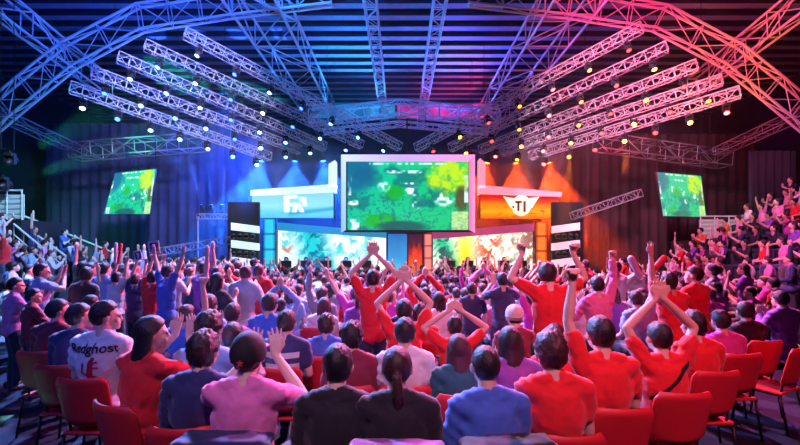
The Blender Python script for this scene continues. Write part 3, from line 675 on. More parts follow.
def hand(b, w_, d, curl, s, fine):
    side = d.cross(V((0, 1, 0)));
    if side.length < .2: side = V((1, 0, 0))
    side.normalize(); pal = d.cross(side).normalized()
    if not fine:
        b.cap(w_, w_+d*.10, .028, .04, 8); b.cap(w_+d*.09, w_+d*.15, .036, .015, 8); return
    for k in range(-1, 2): b.cap(w_+side*k*.012, w_+d*.088+side*k*.024, .020, .017, 8)
    for i, L in enumerate((.070, .082, .078, .060)):
        o = (i-1.5)*.0215; base = w_+d*.088+side*o
        sp = (d+side*o*(5.0 if curl < .5 else 1)).normalized()
        if curl < .5:
            mid = base+sp*L*.55; b.cap(base, mid, .0095, .009, 7); b.cap(mid, mid+(sp+pal*.25).normalized()*L*.5, .009, .0075, 7)
        else:
            m1 = base+(sp*(1.2-curl)+pal*curl).normalized()*L*.5; b.cap(base, m1, .010, .0095, 7); b.cap(m1, m1+(-sp*.8+pal*.5).normalized()*L*.45, .0095, .0085, 7)
    th = w_+d*.03+side*(-s)*.025; t1 = th+(d*.7-side*s*.7+pal*.2).normalized()*.045; b.cap(th, t1, .014, .012, 7); b.cap(t1, t1+(d+pal*.4*curl).normalized()*.035, .012, .009, 7)
def arm(b, J, n, s, k=1.0, ext=0, upto=1.0, cuff=False):
    S, E, W = J['sho'+n], J['elb'+n], J['wri'+n]
    if upto < 1: b.cap(S, S.lerp(E, upto), .053*k+ext, .042*k+ext*1.4, 12)
    else:
        b.cap(S, E, .049*k+ext, .036*k+ext, 12)
        b.cap(E, E.lerp(W, .35), .036*k+ext, .039*k+ext, 12); b.cap(E.lerp(W, .3), W if not cuff else E.lerp(W, .93), .039*k+ext, .025*k+ext, 12)
def torso(b, J, ext=0):
    c = J['cy']; h, s = J['hipz'], J['sh']; L = s-h
    b.ell((0, c, h+.02), (.165+ext, .125+ext, .14+ext)); b.ell((0, c, h+L*.38), (.148+ext, .108+ext, .20+ext)); b.ell((0, c, h+L*.72), (.172+ext, .115+ext, .20+ext))
    b.cap((-.135, c, s-.015), (.135, c, s-.015), .062+ext, .062+ext, 12)
    for q in (-1, 1): b.cap((q*.045, c, s+.062), (q*.15, c, s+.005), .036+ext*.9, .052+ext, 10)
    b.ell((0, c-.012, s-.10), (.150+ext, .098+ext, .14+ext))
def legs(b, J, ext=0, end=1.0):
    for n in 'RL':
        b.cap(J['hip'+n], J['knee'+n], .088+ext, .058+ext, 12); A = J['knee'+n].lerp(J['ank'+n], end)
        b.cap(J['knee'+n], J['knee'+n].lerp(J['ank'+n], .4), .056+ext, .054+ext, 12); b.cap(J['knee'+n].lerp(J['ank'+n], .35), A, .054+ext, .036+ext*1.3, 12)
def body_mb(pose, turn, fine):
    J = joints(pose); b = MB(); torso(b, J, -.004); legs(b, J)
    for n in 'RL':
        A = J['ank'+n]; b.cap(A+V((0, -.03, -.05)), A+V((0, .14, -.06)), .036, .030, 10)
    for n, s in (('R', 1), ('L', -1)): arm(b, J, n, s); hand(b, J['wri'+n], J['hd'+n], J['curl'+n], s, fine)
    H = J['head']; R = Matrix.Rotation(turn, 3, 'Z')
    b.cap(V((0, J['cy'], J['sh'])), H+V((0, -.025, -.05)), .058, .053, 12)
    P = lambda *p: H+R@V(p)
    b.ell(P(0, -.012, .02), (.078, .097, .098), R); b.ell(P(0, .028, -.045), (.060, .062, .068), R); b.ell(P(0, .066, -.088), (.030, .026, .022), R); b.ell(P(0, .05, -.05), (.050, .045, .05), R)
    b.ell(P(0, .072, .018), (.055, .022, .016), R)                                        # brow
    b.cap(P(0, .086, .012), P(0, .100, -.026), .008, .012, 8); b.ell(P(0, .082, -.056), (.024, .014, .008), R); b.ell(P(0, .080, -.066), (.020, .013, .007), R)
    for s in (-1, 1):
        b.ell(P(s*.082, -.008, -.008), (.009, .020, .032), R@Matrix.Rotation(-s*.35, 3, 'Z')); b.ell(P(s*.042, .062, -.030), (.022, .018, .020), R)
    return b, J
def cloth_mb(kind, pose):
    J = joints(pose); b = MB()
    if kind in ('short', 'long', 'bare'):
        torso(b, J, .014)
        b.ell((0, J['cy'], J['hipz']+.0), (.182, .140, .12))
        for n, s in (('R', 1), ('L', -1)): arm(b, J, n, s, 1, .014 if kind != 'long' else .017, {'short': .60, 'long': 1, 'bare': .2}[kind], kind == 'long')
        if kind == 'long': b.cap((-.055, J['cy']-.01, J['sh']+.065), (.055, J['cy']-.01, J['sh']+.065), .038, .038, 10)
    else:
        b.ell((0, J['cy'], J['hipz']-.0), (.178, .136, .13)); legs(b, J, .014, .93)
    return b
_cache = {}
def pmesh(kind, pose, turn, fine):
    if kind in ('short', 'long', 'bare', 'trousers'): turn = 0
    key = (kind, pose, turn, fine)
    if key not in _cache:
        if kind == 'body':
            b, J = body_mb(pose, turn, fine); me = remesh(b, 'body', .0075 if fine else .014, .38 if fine else .30, 2 if fine else 1)
            me.materials.append(M_SKIN)
        else:
            b = cloth_mb(kind, pose); me = remesh(b, kind, .012 if fine else .02, .6 if fine else .4, 4 if fine else 2, .019 if kind != 'trousers' else .006)
            me.materials.append(M_CLOTH)
        _cache[key] = me
    return _cache[key]
def hair_mesh(style, fine):
    key = ('hair', style, fine)
    if key in _cache: return _cache[key]
    nu, nv = (44, 28) if fine else (18, 12); vs = []; b = MB()
    rx, ry, rz = {'buzz': (.082, .101, .103), 'short': (.090, .110, .118), 'messy': (.097, .116, .128), 'long': (.092, .112, .114), 'tied': (.086, .106, .108)}[style]
    b.ell((0, 0, 0), (1, 1, 1), None, nu, nv); low = {'buzz': -.72, 'short': -.78, 'messy': -.86, 'long': -.9, 'tied': -.74}[style]; v2 = []
    for x, y, z in b.v:
        if style == 'long': lim = -.35+1.0*y if y > .0 else -9
        else: lim = (.10+.55*y) if y > .34 else (-.10+.25*y if y > -.14 else -9)
        lim += .10*noise.noise(V((x*5, y*5, 3.1)))
        q = 0 if z > lim+.06 else 1 if z < lim-.06 else (lim+.06-z)/.12
        if z < low: q = 1
        k = 1-.21*q
        p = V((x*rx, y*ry-.014, z*rz+.022)); am = {'buzz': .002, 'short': .006, 'messy': .014, 'long': .004, 'tied': .003}[style]
        if q < .5: p += V((x, y, z))*am*(noise.noise(V((x*4, y*4, z*4+5)))+.6*noise.noise(V((x*11, y*11, z*9))))
        else: p = V((p.x*k, (p.y+.014)*k-.014, (p.z-.022)*k+.022))
        v2.append(tuple(p))
    b.v = v2
    if style == 'long':
        c = MB()
        for i in range(9 if fine else 5):
            t = -1+2*i/(8 if fine else 4); x = t*.075; y = -.075+.05*t*t
            c.cap((x, y+.01, .03), (x*1.15, y-.03, -.14), .030, .030, 8); c.cap((x*1.15, y-.03, -.14), (x*.95, y-.045, -.30-.02*math.cos(i*2)), .030, .014, 8)
        b.add(c.v, c.f)
    if style == 'tied':
        b.ell((0, -.125, .0), (.028, .03, .03)); b.cap((0, -.14, -.01), (.01, -.15, -.11), .026, .03, 8); b.cap((.01, -.15, -.11), (0, -.13, -.20), .03, .010, 8)
    if style == 'long' and fine: me = remesh(b, 'hair', .009, .6, 6)
    else: me = b.mesh('hair', True)
    me.materials.append(M_HAIR); _cache[key] = me; return me
def shoe_mesh():
    if 'shoe' not in _cache:
        b = MB(); b.cap((0, -.05, .045), (0, .15, .038), .045, .04, 12); b.ell((0, -.04, .07), (.045, .055, .05)); b.box((0, .05, .012), (.042, .12, .012), bev=.01)
        me = remesh(b, 'shoe', .008, .5, 3); me.materials.append(M_CLOTH); _cache['shoe'] = me
    return _cache['shoe']
def person(x, y, z, face, pose, s, shirt, sleeve, hair, hcol, skin, label, group=None, fine=True, turn=0, flip=False, trousers=(.02, .025, .05)):
    o = link('person', pmesh('body', pose, turn, fine)); o.location = (x, y, z); o.rotation_euler = (0, 0, face); o.scale = (-s if flip else s, s, s)
    o.color = (*skin, 1); tag(o, label, 'person', group); J = joints(pose)
    q = link('shirt' if sleeve != 'long' else 'long_sleeved_top', pmesh(sleeve, pose, 0, fine), parent=o); q.color = (*shirt, 1)
    h = link('hair', hair_mesh(hair, fine), parent=o, loc=J['head']); h.rotation_euler = (0, 0, turn); h.color = (*hcol, 1)
    t = link('trousers', pmesh('trousers', pose, 0, fine), parent=o); t.color = (*trousers, 1)
    if fine:
        for n in 'RL':
            sh = link('shoe', shoe_mesh(), parent=o, loc=V((J['ank'+n].x, J['ank'+n].y, 0))); sh.color = (.03, .03, .04, 1)
        if abs(turn) > .3:
            for sgn in (-1, 1):
                b = MB(); b.ell((0, 0, 0), (.013, .009, .010), None, 10, 6); e = b.build('eye', mat_eye, o, True); e.location = J['head']+Matrix.Rotation(turn, 3, 'Z')@V((sgn*.031, .084, .002))
    return o, J
mat_eye = mat('eye', (.25, .22, .2), .15)
C = dict(red=(.72, .012, .02), white=(.78, .78, .80), black=(.012, .012, .018), navy=(.02, .03, .11), blue=(.05, .16, .62), pink=(.80, .22, .50), magenta=(.62, .05, .42), teal=(.01, .13, .14),
         grey=(.22, .22, .25), maroon=(.20, .015, .04), violet=(.22, .08, .42), lightblue=(.28, .48, .80), orange=(.75, .12, .02), denim=(.07, .12, .25))
HB = (.008, .007, .010); HN = (.018, .012, .012); HR = (.055, .020, .022); SK = (.74, .48, .39); SK2 = (.82, .58, .48); SK3 = (.55, .32, .23)
PEOPLE = []   # placed people: px, py of head, depth, x, y, anchor
def faceto(x, y, tx=0, ty=13): return math.atan2(-(tx-x), ty-y)
def place(px, py, hpx, pose, shirt, sleeve, hair, hcol, label, anchor, turn=0, flip=False, off=0, skin=SK, trousers=(.02, .025, .05), ch=None, d=None, ty=70):
    d = d or 100/hpx; z = CAMZ+(HZ-py)/F*d; J = joints(pose); s = z/J['head'].z; s0 = s; s = max(.86, min(1.14, s)); x = (px-400)/F*d
    rz = faceto(x, d, 0, ty)+off
    fz = 0.0
    o, J = person(x, d, fz, rz, pose, s, C[shirt], sleeve, hair, hcol, skin, label, None, True, turn, flip, trousers)
    p = topx(o.location+V((0, 0, J['head'].z*s))); PEOPLE.append((p[0], p[1], d, x, d, anchor))
    if abs(s0-s) > .001: print('CLAMP', label[:50], round(s0, 2))
    if ch: chair(x-math.sin(rz)*.02, d+math.cos(rz)*.03, rz, ch)
    return o, J
R1 = 'chairs of the front row'
jer, jJ = place(104, 312, 31, 'sit_lap', 'white', 'short', 'short', HB, 'person in a white jersey with dark lettering on the back, looking right', 'the lettered white jersey', turn=-.9, d=3.7, ty=200, ch='red chair behind the white jersey with dark lettering')
place(78, 318, 28, 'sit_lap', 'navy', 'long', 'short', HB, 'dark-haired man in a navy jacket seated left of the lettered white jersey', 'the navy-jacketed man beside the jersey', turn=-.8, d=4.1, ty=200, ch='dark red chair under the man in the navy jacket, left of the jersey')
place(57, 312, 25, 'sit_lap', 'maroon', 'long', 'short', HB, 'person in a maroon top near the left end of the curved chair row', 'the maroon top at the row end', turn=-.8, d=4.6, ty=200, ch='dark red chair at the left end of the curved row')
place(32, 300, 22, 'stand_clap', 'maroon', 'long', 'short', HB, 'standing person in dark maroon clapping at the row end on the left', 'the standing maroon clapper on the left', turn=-.5, d=5.6, off=-.5)
place(14, 286, 22, 'stand_clap', 'pink', 'short', 'short', HB, 'person in a pink shirt standing at the very left edge', 'the pink shirt at the left edge', turn=-.5, d=5.9, off=-.5)
place(40, 272, 20, 'stand_claphigh', 'lightblue', 'short', 'short', HB, 'person in a light blue shirt standing behind the dark group on the left', 'the light blue shirt on the left', turn=-.5, d=6.6, off=-.4)
place(148, 335, 36, 'sit_claphigh', 'red', 'short', 'long', HB, 'woman with very long dark hair and red top, hands raised together', 'the long-haired woman in red', turn=-.6, d=3.1, off=-.35, ch='red chair under the woman with very long dark hair')
place(202, 353, 37, 'sit_lap', 'navy', 'long', 'messy', HN, 'man with thick dark hair in a hooded navy jacket, front row', 'the hooded navy jacket', d=2.75, ch='red chair behind the hooded navy jacket', skin=SK2)
cap, cJ = place(247, 357, 42, 'sit_claphigh', 'pink', 'short', 'short', HB, 'person in a pink t-shirt and dark cap with a star, hands raised', 'the dark star cap', turn=.0, d=2.5, ch='red chair with a navy jacket hung over it, under the pink t-shirt', skin=SK2)
place(337, 368, 38, 'sit_lap', 'black', 'long', 'short', HB, 'man with glossy round dark hair in a black sweater, front row', 'the black sweater', ch='red chair behind the man in the black sweater', d=2.45, skin=SK2)
pony, pJ = place(397, 370, 40, 'sit_lap', 'black', 'long', 'tied', HR, 'woman with a reddish ponytail in a black cardigan, front row', 'the ponytail woman', d=2.4, ch='red chair draped with a violet coat under the ponytail woman')
place(487, 368, 40, 'sit_lap', 'blue', 'long', 'buzz', HN, 'heavy-set man with cropped hair in a bright blue sweater, front row', 'the bright blue sweater', d=2.45, ch='chair covered with a dark coat under the blue sweater', off=.1)
place(552, 354, 37, 'sit_lap', 'red', 'short', 'messy', HR, 'person with short reddish hair in a red t-shirt right of the blue sweater', 'the red tee beside the blue sweater', d=2.65, ch='red chair behind the red t-shirt next to the blue sweater')
place(602, 336, 31, 'sit_up', 'red', 'short', 'short', HB, 'person in a red t-shirt with the left arm stretched up, front row right', 'the raised-arm red tee', flip=True, d=3.05, ch='red chair under the front-row person with one arm stretched up')
bag, bJ = place(661, 339, 31, 'sit_over', 'red', 'short', 'short', HB, 'person in red with a dark bag strap across the back, arms overhead', 'the bag-strap person', d=3.35, ch='red chair behind the person with the bag strap')
place(695, 326, 26, 'sit_lap', 'red', 'short', 'messy', HB, 'person in a plain red t-shirt seated right of the bag strap', 'the red tee right of the strap', d=3.9, ch='red chair under the person right of the bag strap')
place(722, 322, 23, 'sit_lap', 'magenta', 'short', 'short', HB, 'person in a magenta shirt near the right end of the chair row', 'the magenta shirt on the right', d=4.5, ch='red chair under the magenta shirt')
place(746, 312, 20, 'sit_clap', 'black', 'long', 'short', HB, 'dark-clad person seated last in the chair row on the right', 'the dark-clad person at the right row end', d=5.1, ch='red chair at the right end of the occupied row')
place(782, 300, 19, 'sit_clap', 'violet', 'long', 'short', HB, 'person in violet sitting apart at the right edge beyond the aisle', 'the violet person at the right edge', d=6.0, trousers=(.15, .12, .3))
chair(4.35, 4.75, faceto(4.35, 4.75), 'empty red chair standing at the aisle on the right')
# second and third rows
place(208, 330, 30, 'sit_clap', 'lightblue', 'short', 'messy', HB, 'curly-haired person in light blue behind the hooded navy jacket', 'the curly head behind the navy hood', d=3.3)
place(232, 338, 28, 'sit_clap', 'white', 'short', 'short', HB, 'person in a white t-shirt half hidden behind the dark star cap', 'the white tee behind the star cap', d=3.6)
st, sJ = place(286, 324, 25, 'sit_lap', 'navy', 'short', 'short', HN, 'man in a navy shirt with broad white stripes in the third row', 'the striped navy shirt', d=4.0, ch='red chair under the striped navy shirt')
place(352, 338, 25, 'sit_lap', 'maroon', 'long', 'messy', HB, 'person in a maroon checked top left of the white t-shirt', 'the maroon checked top', d=3.5, ch='red chair under the maroon checked top')
place(326, 326, 22, 'sit_lap', 'blue', 'short', 'messy', HN, 'person in a deep blue shirt between stripes and maroon checks', 'the deep blue shirt', d=4.4, ch='red chair under the deep blue shirt')
place(405, 334, 27, 'sit_lap', 'white', 'short', 'short', HB, 'man in a plain white t-shirt directly beyond the ponytail woman', 'the white tee beyond the ponytail', d=3.5, ch='red chair under the white t-shirt beyond the ponytail woman')
place(459, 350, 28, 'sit_lap', 'teal', 'short', 'long', HR, 'woman with long reddish-brown hair in a dark teal top', 'the teal-topped woman', d=3.3, ch='red chair under the woman in the teal top')
place(511, 343, 29, 'sit_clap', 'violet', 'short', 'long', HB, 'woman with long black hair behind the bright blue sweater', 'the black-haired woman behind the blue sweater', d=3.3)
place(404, 312, 22, 'sit_over', 'red', 'short', 'short', HB, 'person in red with both arms raised, beyond the white t-shirt', 'the raised red arms in the centre', d=4.5, ch='red chair under the raised-arms person in the centre')
place(455, 328, 22, 'sit_crown', 'red', 'short', 'short', HB, 'person in red whose arms form a ring above the head', 'the ring-armed person in red', d=4.4)
place(269, 305, 20, 'sit_lap', 'blue', 'short', 'short', HB, 'broad-backed man in a plain mid-blue t-shirt, left of centre', 'the mid-blue t-shirt', d=5.0, ty=17)
place(208, 306, 20, 'sit_clap', 'lightblue', 'short', 'short', HB, 'person in pale blue behind the curly head, clapping', 'the pale blue clapper', d=5.0)
place(232, 315, 18, 'sit_clap', 'pink', 'short', 'short', HN, 'person in a pale pink shirt left of the mid-blue t-shirt', 'the pale pink shirt', d=4.7)
place(186, 316, 20, 'sit_up', 'blue', 'short', 'short', HR, 'person in blue raising a bare arm, behind the long-haired woman', 'the bare raised arm on the left', d=4.8, flip=False)
# standing figures
place(373, 280, 17, 'stand_over', 'red', 'short', 'short', HB, 'man in a red t-shirt standing tall, hands crossed overhead before the stage', 'the tall red figure with crossed hands', d=5.2, ty=30, skin=SK)
place(549, 275, 22, 'stand_goal', 'red', 'short', 'short', HN, 'man in a red t-shirt standing with both fists raised', 'the man with two raised fists', d=4.4, ty=30, skin=SK2, turn=-.4)
place(472, 290, 16, 'stand_down', 'navy', 'short', 'short', HN, 'man in a dark navy t-shirt standing, left one of the navy pair', 'the left navy t-shirt', d=6.2, ty=40, trousers=C['denim'])
place(503, 281, 16, 'stand_claphigh', 'navy', 'short', 'short', HB, 'man in a navy t-shirt holding up both hands, right of the navy pair', 'the right navy t-shirt', d=5.9, ty=40, trousers=C['denim'])
bn, bnJ = place(515, 318, 21, 'sit_lap', 'maroon', 'long', 'buzz', HN, 'person wearing a pale beanie in front of the right navy t-shirt', 'the pale beanie', d=4.5)
place(598, 286, 20, 'stand_up', 'pink', 'long', 'short', HB, 'person in a pale pink hoodie punching one fist up', 'the pink hoodie with the raised fist', d=5.2, ty=30, skin=SK2)
place(671, 283, 20, 'stand_stick', 'red', 'short', 'messy', HN, 'curly-haired person in a bright red t-shirt holding a red cheer stick', 'the curly red tee', d=5.1, ty=30, flip=True, turn=.6)
place(637, 300, 17, 'sit_up', 'lightblue', 'short', 'short', HB, 'person in light blue holding up a white cheer stick', 'the white-stick holder', d=5.9, ty=30)
place(167, 273, 16, 'stand_vee', 'blue', 'short', 'short', HB, 'person in a blue jersey standing with arms spread, under the raised signs', 'the blue jersey under the signs', d=6.6, ty=20, off=-.3, trousers=C['denim'])
place(152, 279, 15, 'stand_hold', 'red', 'short', 'short', HB, 'person in a red striped top holding the larger sign overhead', 'the larger-sign holder', d=6.9, ty=20)
place(135, 281, 14, 'stand_hold', 'navy', 'short', 'short', HB, 'person in navy holding the smaller sign overhead', 'the smaller-sign holder', d=7.3, ty=20)
place(116, 279, 14, 'stand_hold', 'white', 'short', 'short', HB, 'person in white raising a pair of cheer sticks', 'the pair-of-sticks holder', d=7.4, ty=20)
place(124, 318, 24, 'stand_stick', 'lightblue', 'short', 'short', HB, 'person with one pale arm bent high behind the lettered jersey', 'the bent arm behind the jersey', d=5.0, ty=12) if False else None

# garments, marks and accessories
def child(o, obj, loc=(0, 0, 0), rz=0): obj.parent = o; obj.location = loc; return obj
m_txt = mat('dark_print', (.02, .02, .10), .8)
tcur = bpy.data.curves.new('lettering', 'FONT'); tcur.body = 'Redghost'; tcur.size = .098; tcur.align_x = 'CENTER'; tcur.extrude = .003; tcur.offset = .0015; tcur.materials.append(m_txt)
tobj = bpy.data.objects.new('tmp', tcur); COL.objects.link(tobj)
dg = bpy.context.evaluated_depsgraph_get(); tm = bpy.data.meshes.new_from_object(tobj.evaluated_get(dg)); bpy.data.objects.remove(tobj)
def on_back(me, z, pose='sit_lap'):
    """bend a flat print (x, y) onto the back of the top"""
    sm = pmesh('short', pose, 0, True)
    from mathutils.bvhtree import BVHTree
    bv = BVHTree.FromPolygons([v.co for v in sm.vertices], [p.vertices for p in sm.polygons])
    for v in me.vertices:
        x, zz, k = v.co.x, v.co.y+z, v.co.z
        h = bv.ray_cast(V((x, -1, zz)), V((0, 1, 0))); yy = h[0].y if h[0] else -.15
        v.co = V((x, yy-.004-abs(k), zz))
    me.update(); return me
bm = bmesh.new(); bm.from_mesh(tm); bmesh.ops.subdivide_edges(bm, edges=[e for e in bm.edges if e.calc_length() > .03], cuts=2); bm.to_mesh(tm); bm.free()
link('lettering', on_back(tm, 1.0), parent=jer)
b = MB()                                                     # rearing heraldic beast, in red and violet
for p in (((0, -.02), (.01, .06), .022, .02), ((.01, .07), (.028, .10), .018, .014), ((.0, .05), (.055, .075), .009, .007), ((.0, .03), (.06, .03), .009, .007), ((-.0, -.03), (.05, -.05), .012, .009),
          ((-.005, -.04), (.0, -.11), .014, .009), ((0, -.11), (.03, -.125), .009, .007), ((.05, -.05), (.055, -.09), .009, .007), ((-.015, -.03), (-.055, .0), .007, .006), ((-.055, 0), (-.05, .06), .006, .010)):
    b.cap((p[0][0], p[0][1], .002), (p[1][0], p[1][1], .002), p[2], p[3], 8)
me = b.mesh('emblem'); 
for v in me.vertices: v.co.z *= .15
me.materials.append(mat('red_print', (.35, .015, .08), .8)); link('emblem', on_back(me, .855), parent=jer)
# star cap
r = empty('cap'); r.parent = cap; r.location = cJ['head']
b = MB(); b.ell((0, 0, 0), (1, 1, 1), None, 28, 18); b.v = [(x*.098, y*.118-.016, (z*.122+.022) if z > -.35 else (-.35*.122+.022+(z+.35)*.02)) for x, y, z in b.v]
b.build('crown', mat('cap_black', (.015, .015, .02), .8), r, True)
b = MB(); b.ell((0, .11, .03), (.075, .075, .012)); b.build('brim', mat('cap_pink', (.75, .25, .35), .8), r, True)
b = MB(); pts = [( (.02 if k % 2 == 0 else .009)*math.sin(k*PI/5), (.02 if k % 2 == 0 else .009)*math.cos(k*PI/5)) for k in range(10)]
b.add([(x, -.136, z-.01) for x, z in pts]+[(x, -.125, z-.01) for x, z in pts], [tuple(range(9, -1, -1)), tuple(range(10, 20))]+[(k, (k+1) % 10, 10+(k+1) % 10, 10+k) for k in range(10)])
b.build('star_badge', mat('badge_red', (.7, .05, .06), .6), r)
# beanie
b = MB(); b.ell((0, -.016, .045), (.098, .115, .105), None, 24, 16); b.ell((0, -.016, .02), (.102, .12, .03), None, 24, 8); q = b.build('beanie', mat('beanie_wool', (.70, .62, .58), .9, 0, .5, 80, .1), bn, True, bnJ['head'])
# stripes, bag strap, checks
def band(parent, z0, z1, m, pose, name='stripe', slant=0, hw=.2):
    b = MB(); n = 24; vs = []
    for k in range(n+1):
        x = -hw+2*hw*k/n
        for z in (z0, z1): vs.append((x, z+slant*x))
    me = bpy.data.meshes.new(name); me.from_pydata([(x, z, 0) for x, z in vs]+[(x, z, .006) for x, z in vs], [], [])
    N = 2*(n+1); fs = [(2*k, 2*k+2, 2*k+3, 2*k+1) for k in range(n)]+[(N+2*k, N+2*k+1, N+2*k+3, N+2*k+2) for k in range(n)]
    fs += [(2*k, N+2*k, N+2*k+2, 2*k+2) for k in range(n)]+[(2*k+1, 2*k+3, N+2*k+3, N+2*k+1) for k in range(n)]+[(0, 1, N+1, N), (2*n, N+2*n, N+2*n+1, 2*n+1)]
    me = bpy.data.meshes.new(name); me.from_pydata([(x, z, 0) for x, z in vs]+[(x, z, .006) for x, z in vs], [], fs)
    on_back(me, 0, pose); return link(name, me, m, parent)
m_wh = mat('white_cloth', (.75, .75, .8), .85)
for z in (.76, .86, .96): band(st, z, z+.05, m_wh, 'sit_lap', hw=.155)
band(bag, .93, .965, M_BLACKPL, 'sit_over', 'bag_strap', .9, .15)
# coats over chairs
def coat(x, y, rz, col, label, wd=.26):
    b = MB(); rr = random.Random(int(x*100))
    b.box((0, -.375, .84), (wd, .035, .17), bev=.03); b.box((0, -.31, 1.005), (wd*.98, .085, .03), bev=.028); b.box((0, -.265, .90), (wd*.9, .025, .10), bev=.02)
    for s in (-1, 1): b.cap((s*wd*.9, -.35, .98), (s*(wd+.02), -.40, .60), .05, .04, 10)
    me = remesh(b, 'coat', .012, .6, 4, .014); me.materials.append(M_CLOTH)
    o = link('coat', me); o.location = (x, y, 0); o.rotation_euler = (0, 0, rz); o.color = (*col, 1); tag(o, label, 'coat'); return o
for P_, col, lb in ((cap, C['navy'], 'navy jacket hung over the chair of the pink t-shirt'), (pony, (.25, .12, .38), 'violet coat draped over the chair of the ponytail woman')):
    coat(P_.location.x, P_.location.y, P_.rotation_euler.z, col, lb)
bx = (487-400)/F*2.45; coat(bx, 2.45, faceto(bx, 2.45)+.1, C['black'], 'black coat hung over the chair of the blue sweater')
# cheer sticks and signs (held, so things of their own)
def stick(px, py, px2, py2, Y, col, label, wd=.045):
    A = at(px, py, Y); B = at(px2, py2, Y); b = MB(); b.cap(V((0, 0, 0)), B-A, wd*.6, wd*.75, 14); o = b.build('cheer_stick', mat('inflated_foil', col, .3), None, True, A)
    tag(o, label, 'cheer stick', 'cheer sticks'); return o
stick(640, 276, 631, 259, 5.9, (.75, .6, .8), 'white inflatable cheer stick above the light blue person on the right', .07)
stick(652, 271, 664, 258, 5.1, (.75, .02, .04), 'red inflatable cheer stick left of the curly red t-shirt', .055)
stick(115, 262, 116, 244, 7.45, (.7, .75, .85), 'white cheer stick of the raised pair on the left', .04)
stick(118.5, 263, 121, 245, 7.45, (.75, .03, .06), 'red cheer stick of the raised pair on the left', .04)
stick(203, 268, 204, 258, 8.5, (.6, .7, .85), 'small white cheer stick in front of the light slabs', .04)
stick(210, 270, 213, 259, 8.5, (.75, .05, .12), 'small red cheer stick in front of the light slabs', .04)
def sign(q, Y, lb):
    r = empty('hand_sign', at(*q[0], Y)); tag(r, lb, 'sign', 'hand-held signs'); O = r.location; cx = sum(p[0] for p in q)/4; cy = sum(p[1] for p in q)/4
    b = MB(); b.quadbox([p-O for p in quad(q, Y)], (0, .015, 0)); b.build('white_card', M_WHITE, r)
    qi = [(cx+(x-cx)*.74, cy+(y-cy)*.74) for x, y in q]; b = MB(); b.quadbox([p-O for p in quad(qi, Y-.012)], (0, .01, 0)); b.build('dark_field', mat('sign_navy', (.02, .03, .18), .6), r)
    b = MB(); b.quadbox([p-O for p in quad([(cx-.6, cy+2.6), (cx+.9, cy+2.6), (cx+.9, cy-2.6), (cx-.6, cy-2.6)], Y-.022)], (0, .008, 0)); b.quadbox([p-O for p in quad([(cx-1.8, cy-.6), (cx-.6, cy-1.6), (cx-.2, cy-2.6), (cx-1, cy-2.6)], Y-.022)], (0, .008, 0)); b.build('numeral', M_WHITE, r)
sign([(149, 253.5), (160, 253), (158.5, 240.5), (147.5, 241.5)], 6.95, 'larger white-edged navy sign held up on the left')
sign([(135, 261.5), (142.5, 259), (140.5, 249.5), (133, 251.5)], 7.35, 'smaller white-edged navy sign held up on the left')

# players at the desks, facing the hall
for side, k, x, y in DESK:
    cc = (.10, .10, .10) if side == 'left' else (.55, .03, .04)
    o, J = person(x, y, .32, PI, 'sit_lap', 1.0, cc, 'short', 'short', HB, SK2, f'{numw[k]} seated player from the left behind the {side} desk', 'players at the desks', False)
    b = MB()
    for i in range(8): a, c = PI*i/8, PI*(i+1)/8; b.tube((.1*math.cos(a), 0, .03+.1*math.sin(a)), (.1*math.cos(c), 0, .03+.1*math.sin(c)), .012, 6)
    for s in (-1, 1): b.tube((s*.08, 0, 0), (s*.11, 0, 0), .04, 10)
    b.build('headset', M_BLACKPL, o, False, J['head'])

# ---------------------------------------------------------------- the rest of the audience
cnames = ['red', 'white', 'black', 'navy', 'blue', 'pink', 'magenta', 'grey', 'maroon', 'violet', 'light blue', 'orange']
cand = []
Yr = 3.5; row = 0
while Yr < 17.3:
    k = .17*(2.5/Yr)**1.1; stepx = .56+.006*Yr; X = -1.02*Yr*1.5-random.random()*.5
    while X < 1.5*Yr+1:
        y = Yr+k*X*X+random.uniform(-.12, .12); x = X+random.uniform(-.07, .07); X += stepx
        if abs(x) > .99*y or y > 17.4: continue
        if x < 0 and y < 4.9 and x < -3.1: continue
        if x > 3.1 and y < 6.4 and x/y > .72: continue
        fz = LTI(x)*LR if x < -10 else (RTI(x)*RR if x > 9.6 else 0)
        if fz > 0 and not (8.7 < y < 15): continue
        if fz == 0 and y > 17.0: continue
        cand.append((x, y, fz, row))
    Yr += .80 if Yr < 8 else .9; row += 1
def extra(x, y, fz):
    if all((x-c[0])**2+(y-c[1])**2 > .27 for c in cand): cand.append((x, y, fz, 99))
for sx in (-1, 1):
    yy = 5.1 if sx < 0 else 5.6
    while yy < 15.5:
        xx = 3.6
        while xx < (10.0 if sx < 0 else 9.5):
            if xx < .99*yy and not (sx < 0 and yy < 5.0) and not (sx > 0 and yy < 7.2 and xx/yy > .80): extra(sx*xx+random.uniform(-.1, .1), yy+random.uniform(-.12, .12), 0)
            xx += .62
        yy += .72
    for k in range(7):
        yy = 8.8+random.random()*.3
        while yy < (15.0 if sx < 0 else 15.8):
            xx = (10.0 if sx < 0 else 9.6)+.9*k+.45
            if xx < 1.02*yy: extra(sx*xx, yy, (LR if sx < 0 else RR)*(k+1))
            yy += .62
def poseof(x, y):
    u = random.random()
    if x < -.35*y: ch = ['stand_down']*2+['stand_clap']*3+['stand_claphigh', 'stand_up', 'sit_clap', 'sit_clap', 'sit_up', 'sit_lap']
    elif x > .45*y: ch = ['sit_clap']*3+['sit_lap']*3+['sit_up', 'sit_vee', 'sit_claphigh', 'stand_clap', 'sit_phone']
    else: ch = ['sit_lap']*4+['sit_clap']*4+['sit_claphigh']*2+['sit_up', 'sit_vee', 'sit_over']
    return random.choice(ch)
SPECS = list(PEOPLE); chosen = []; rest = []
random.shuffle(cand); cand.sort(key=lambda c: c[1])
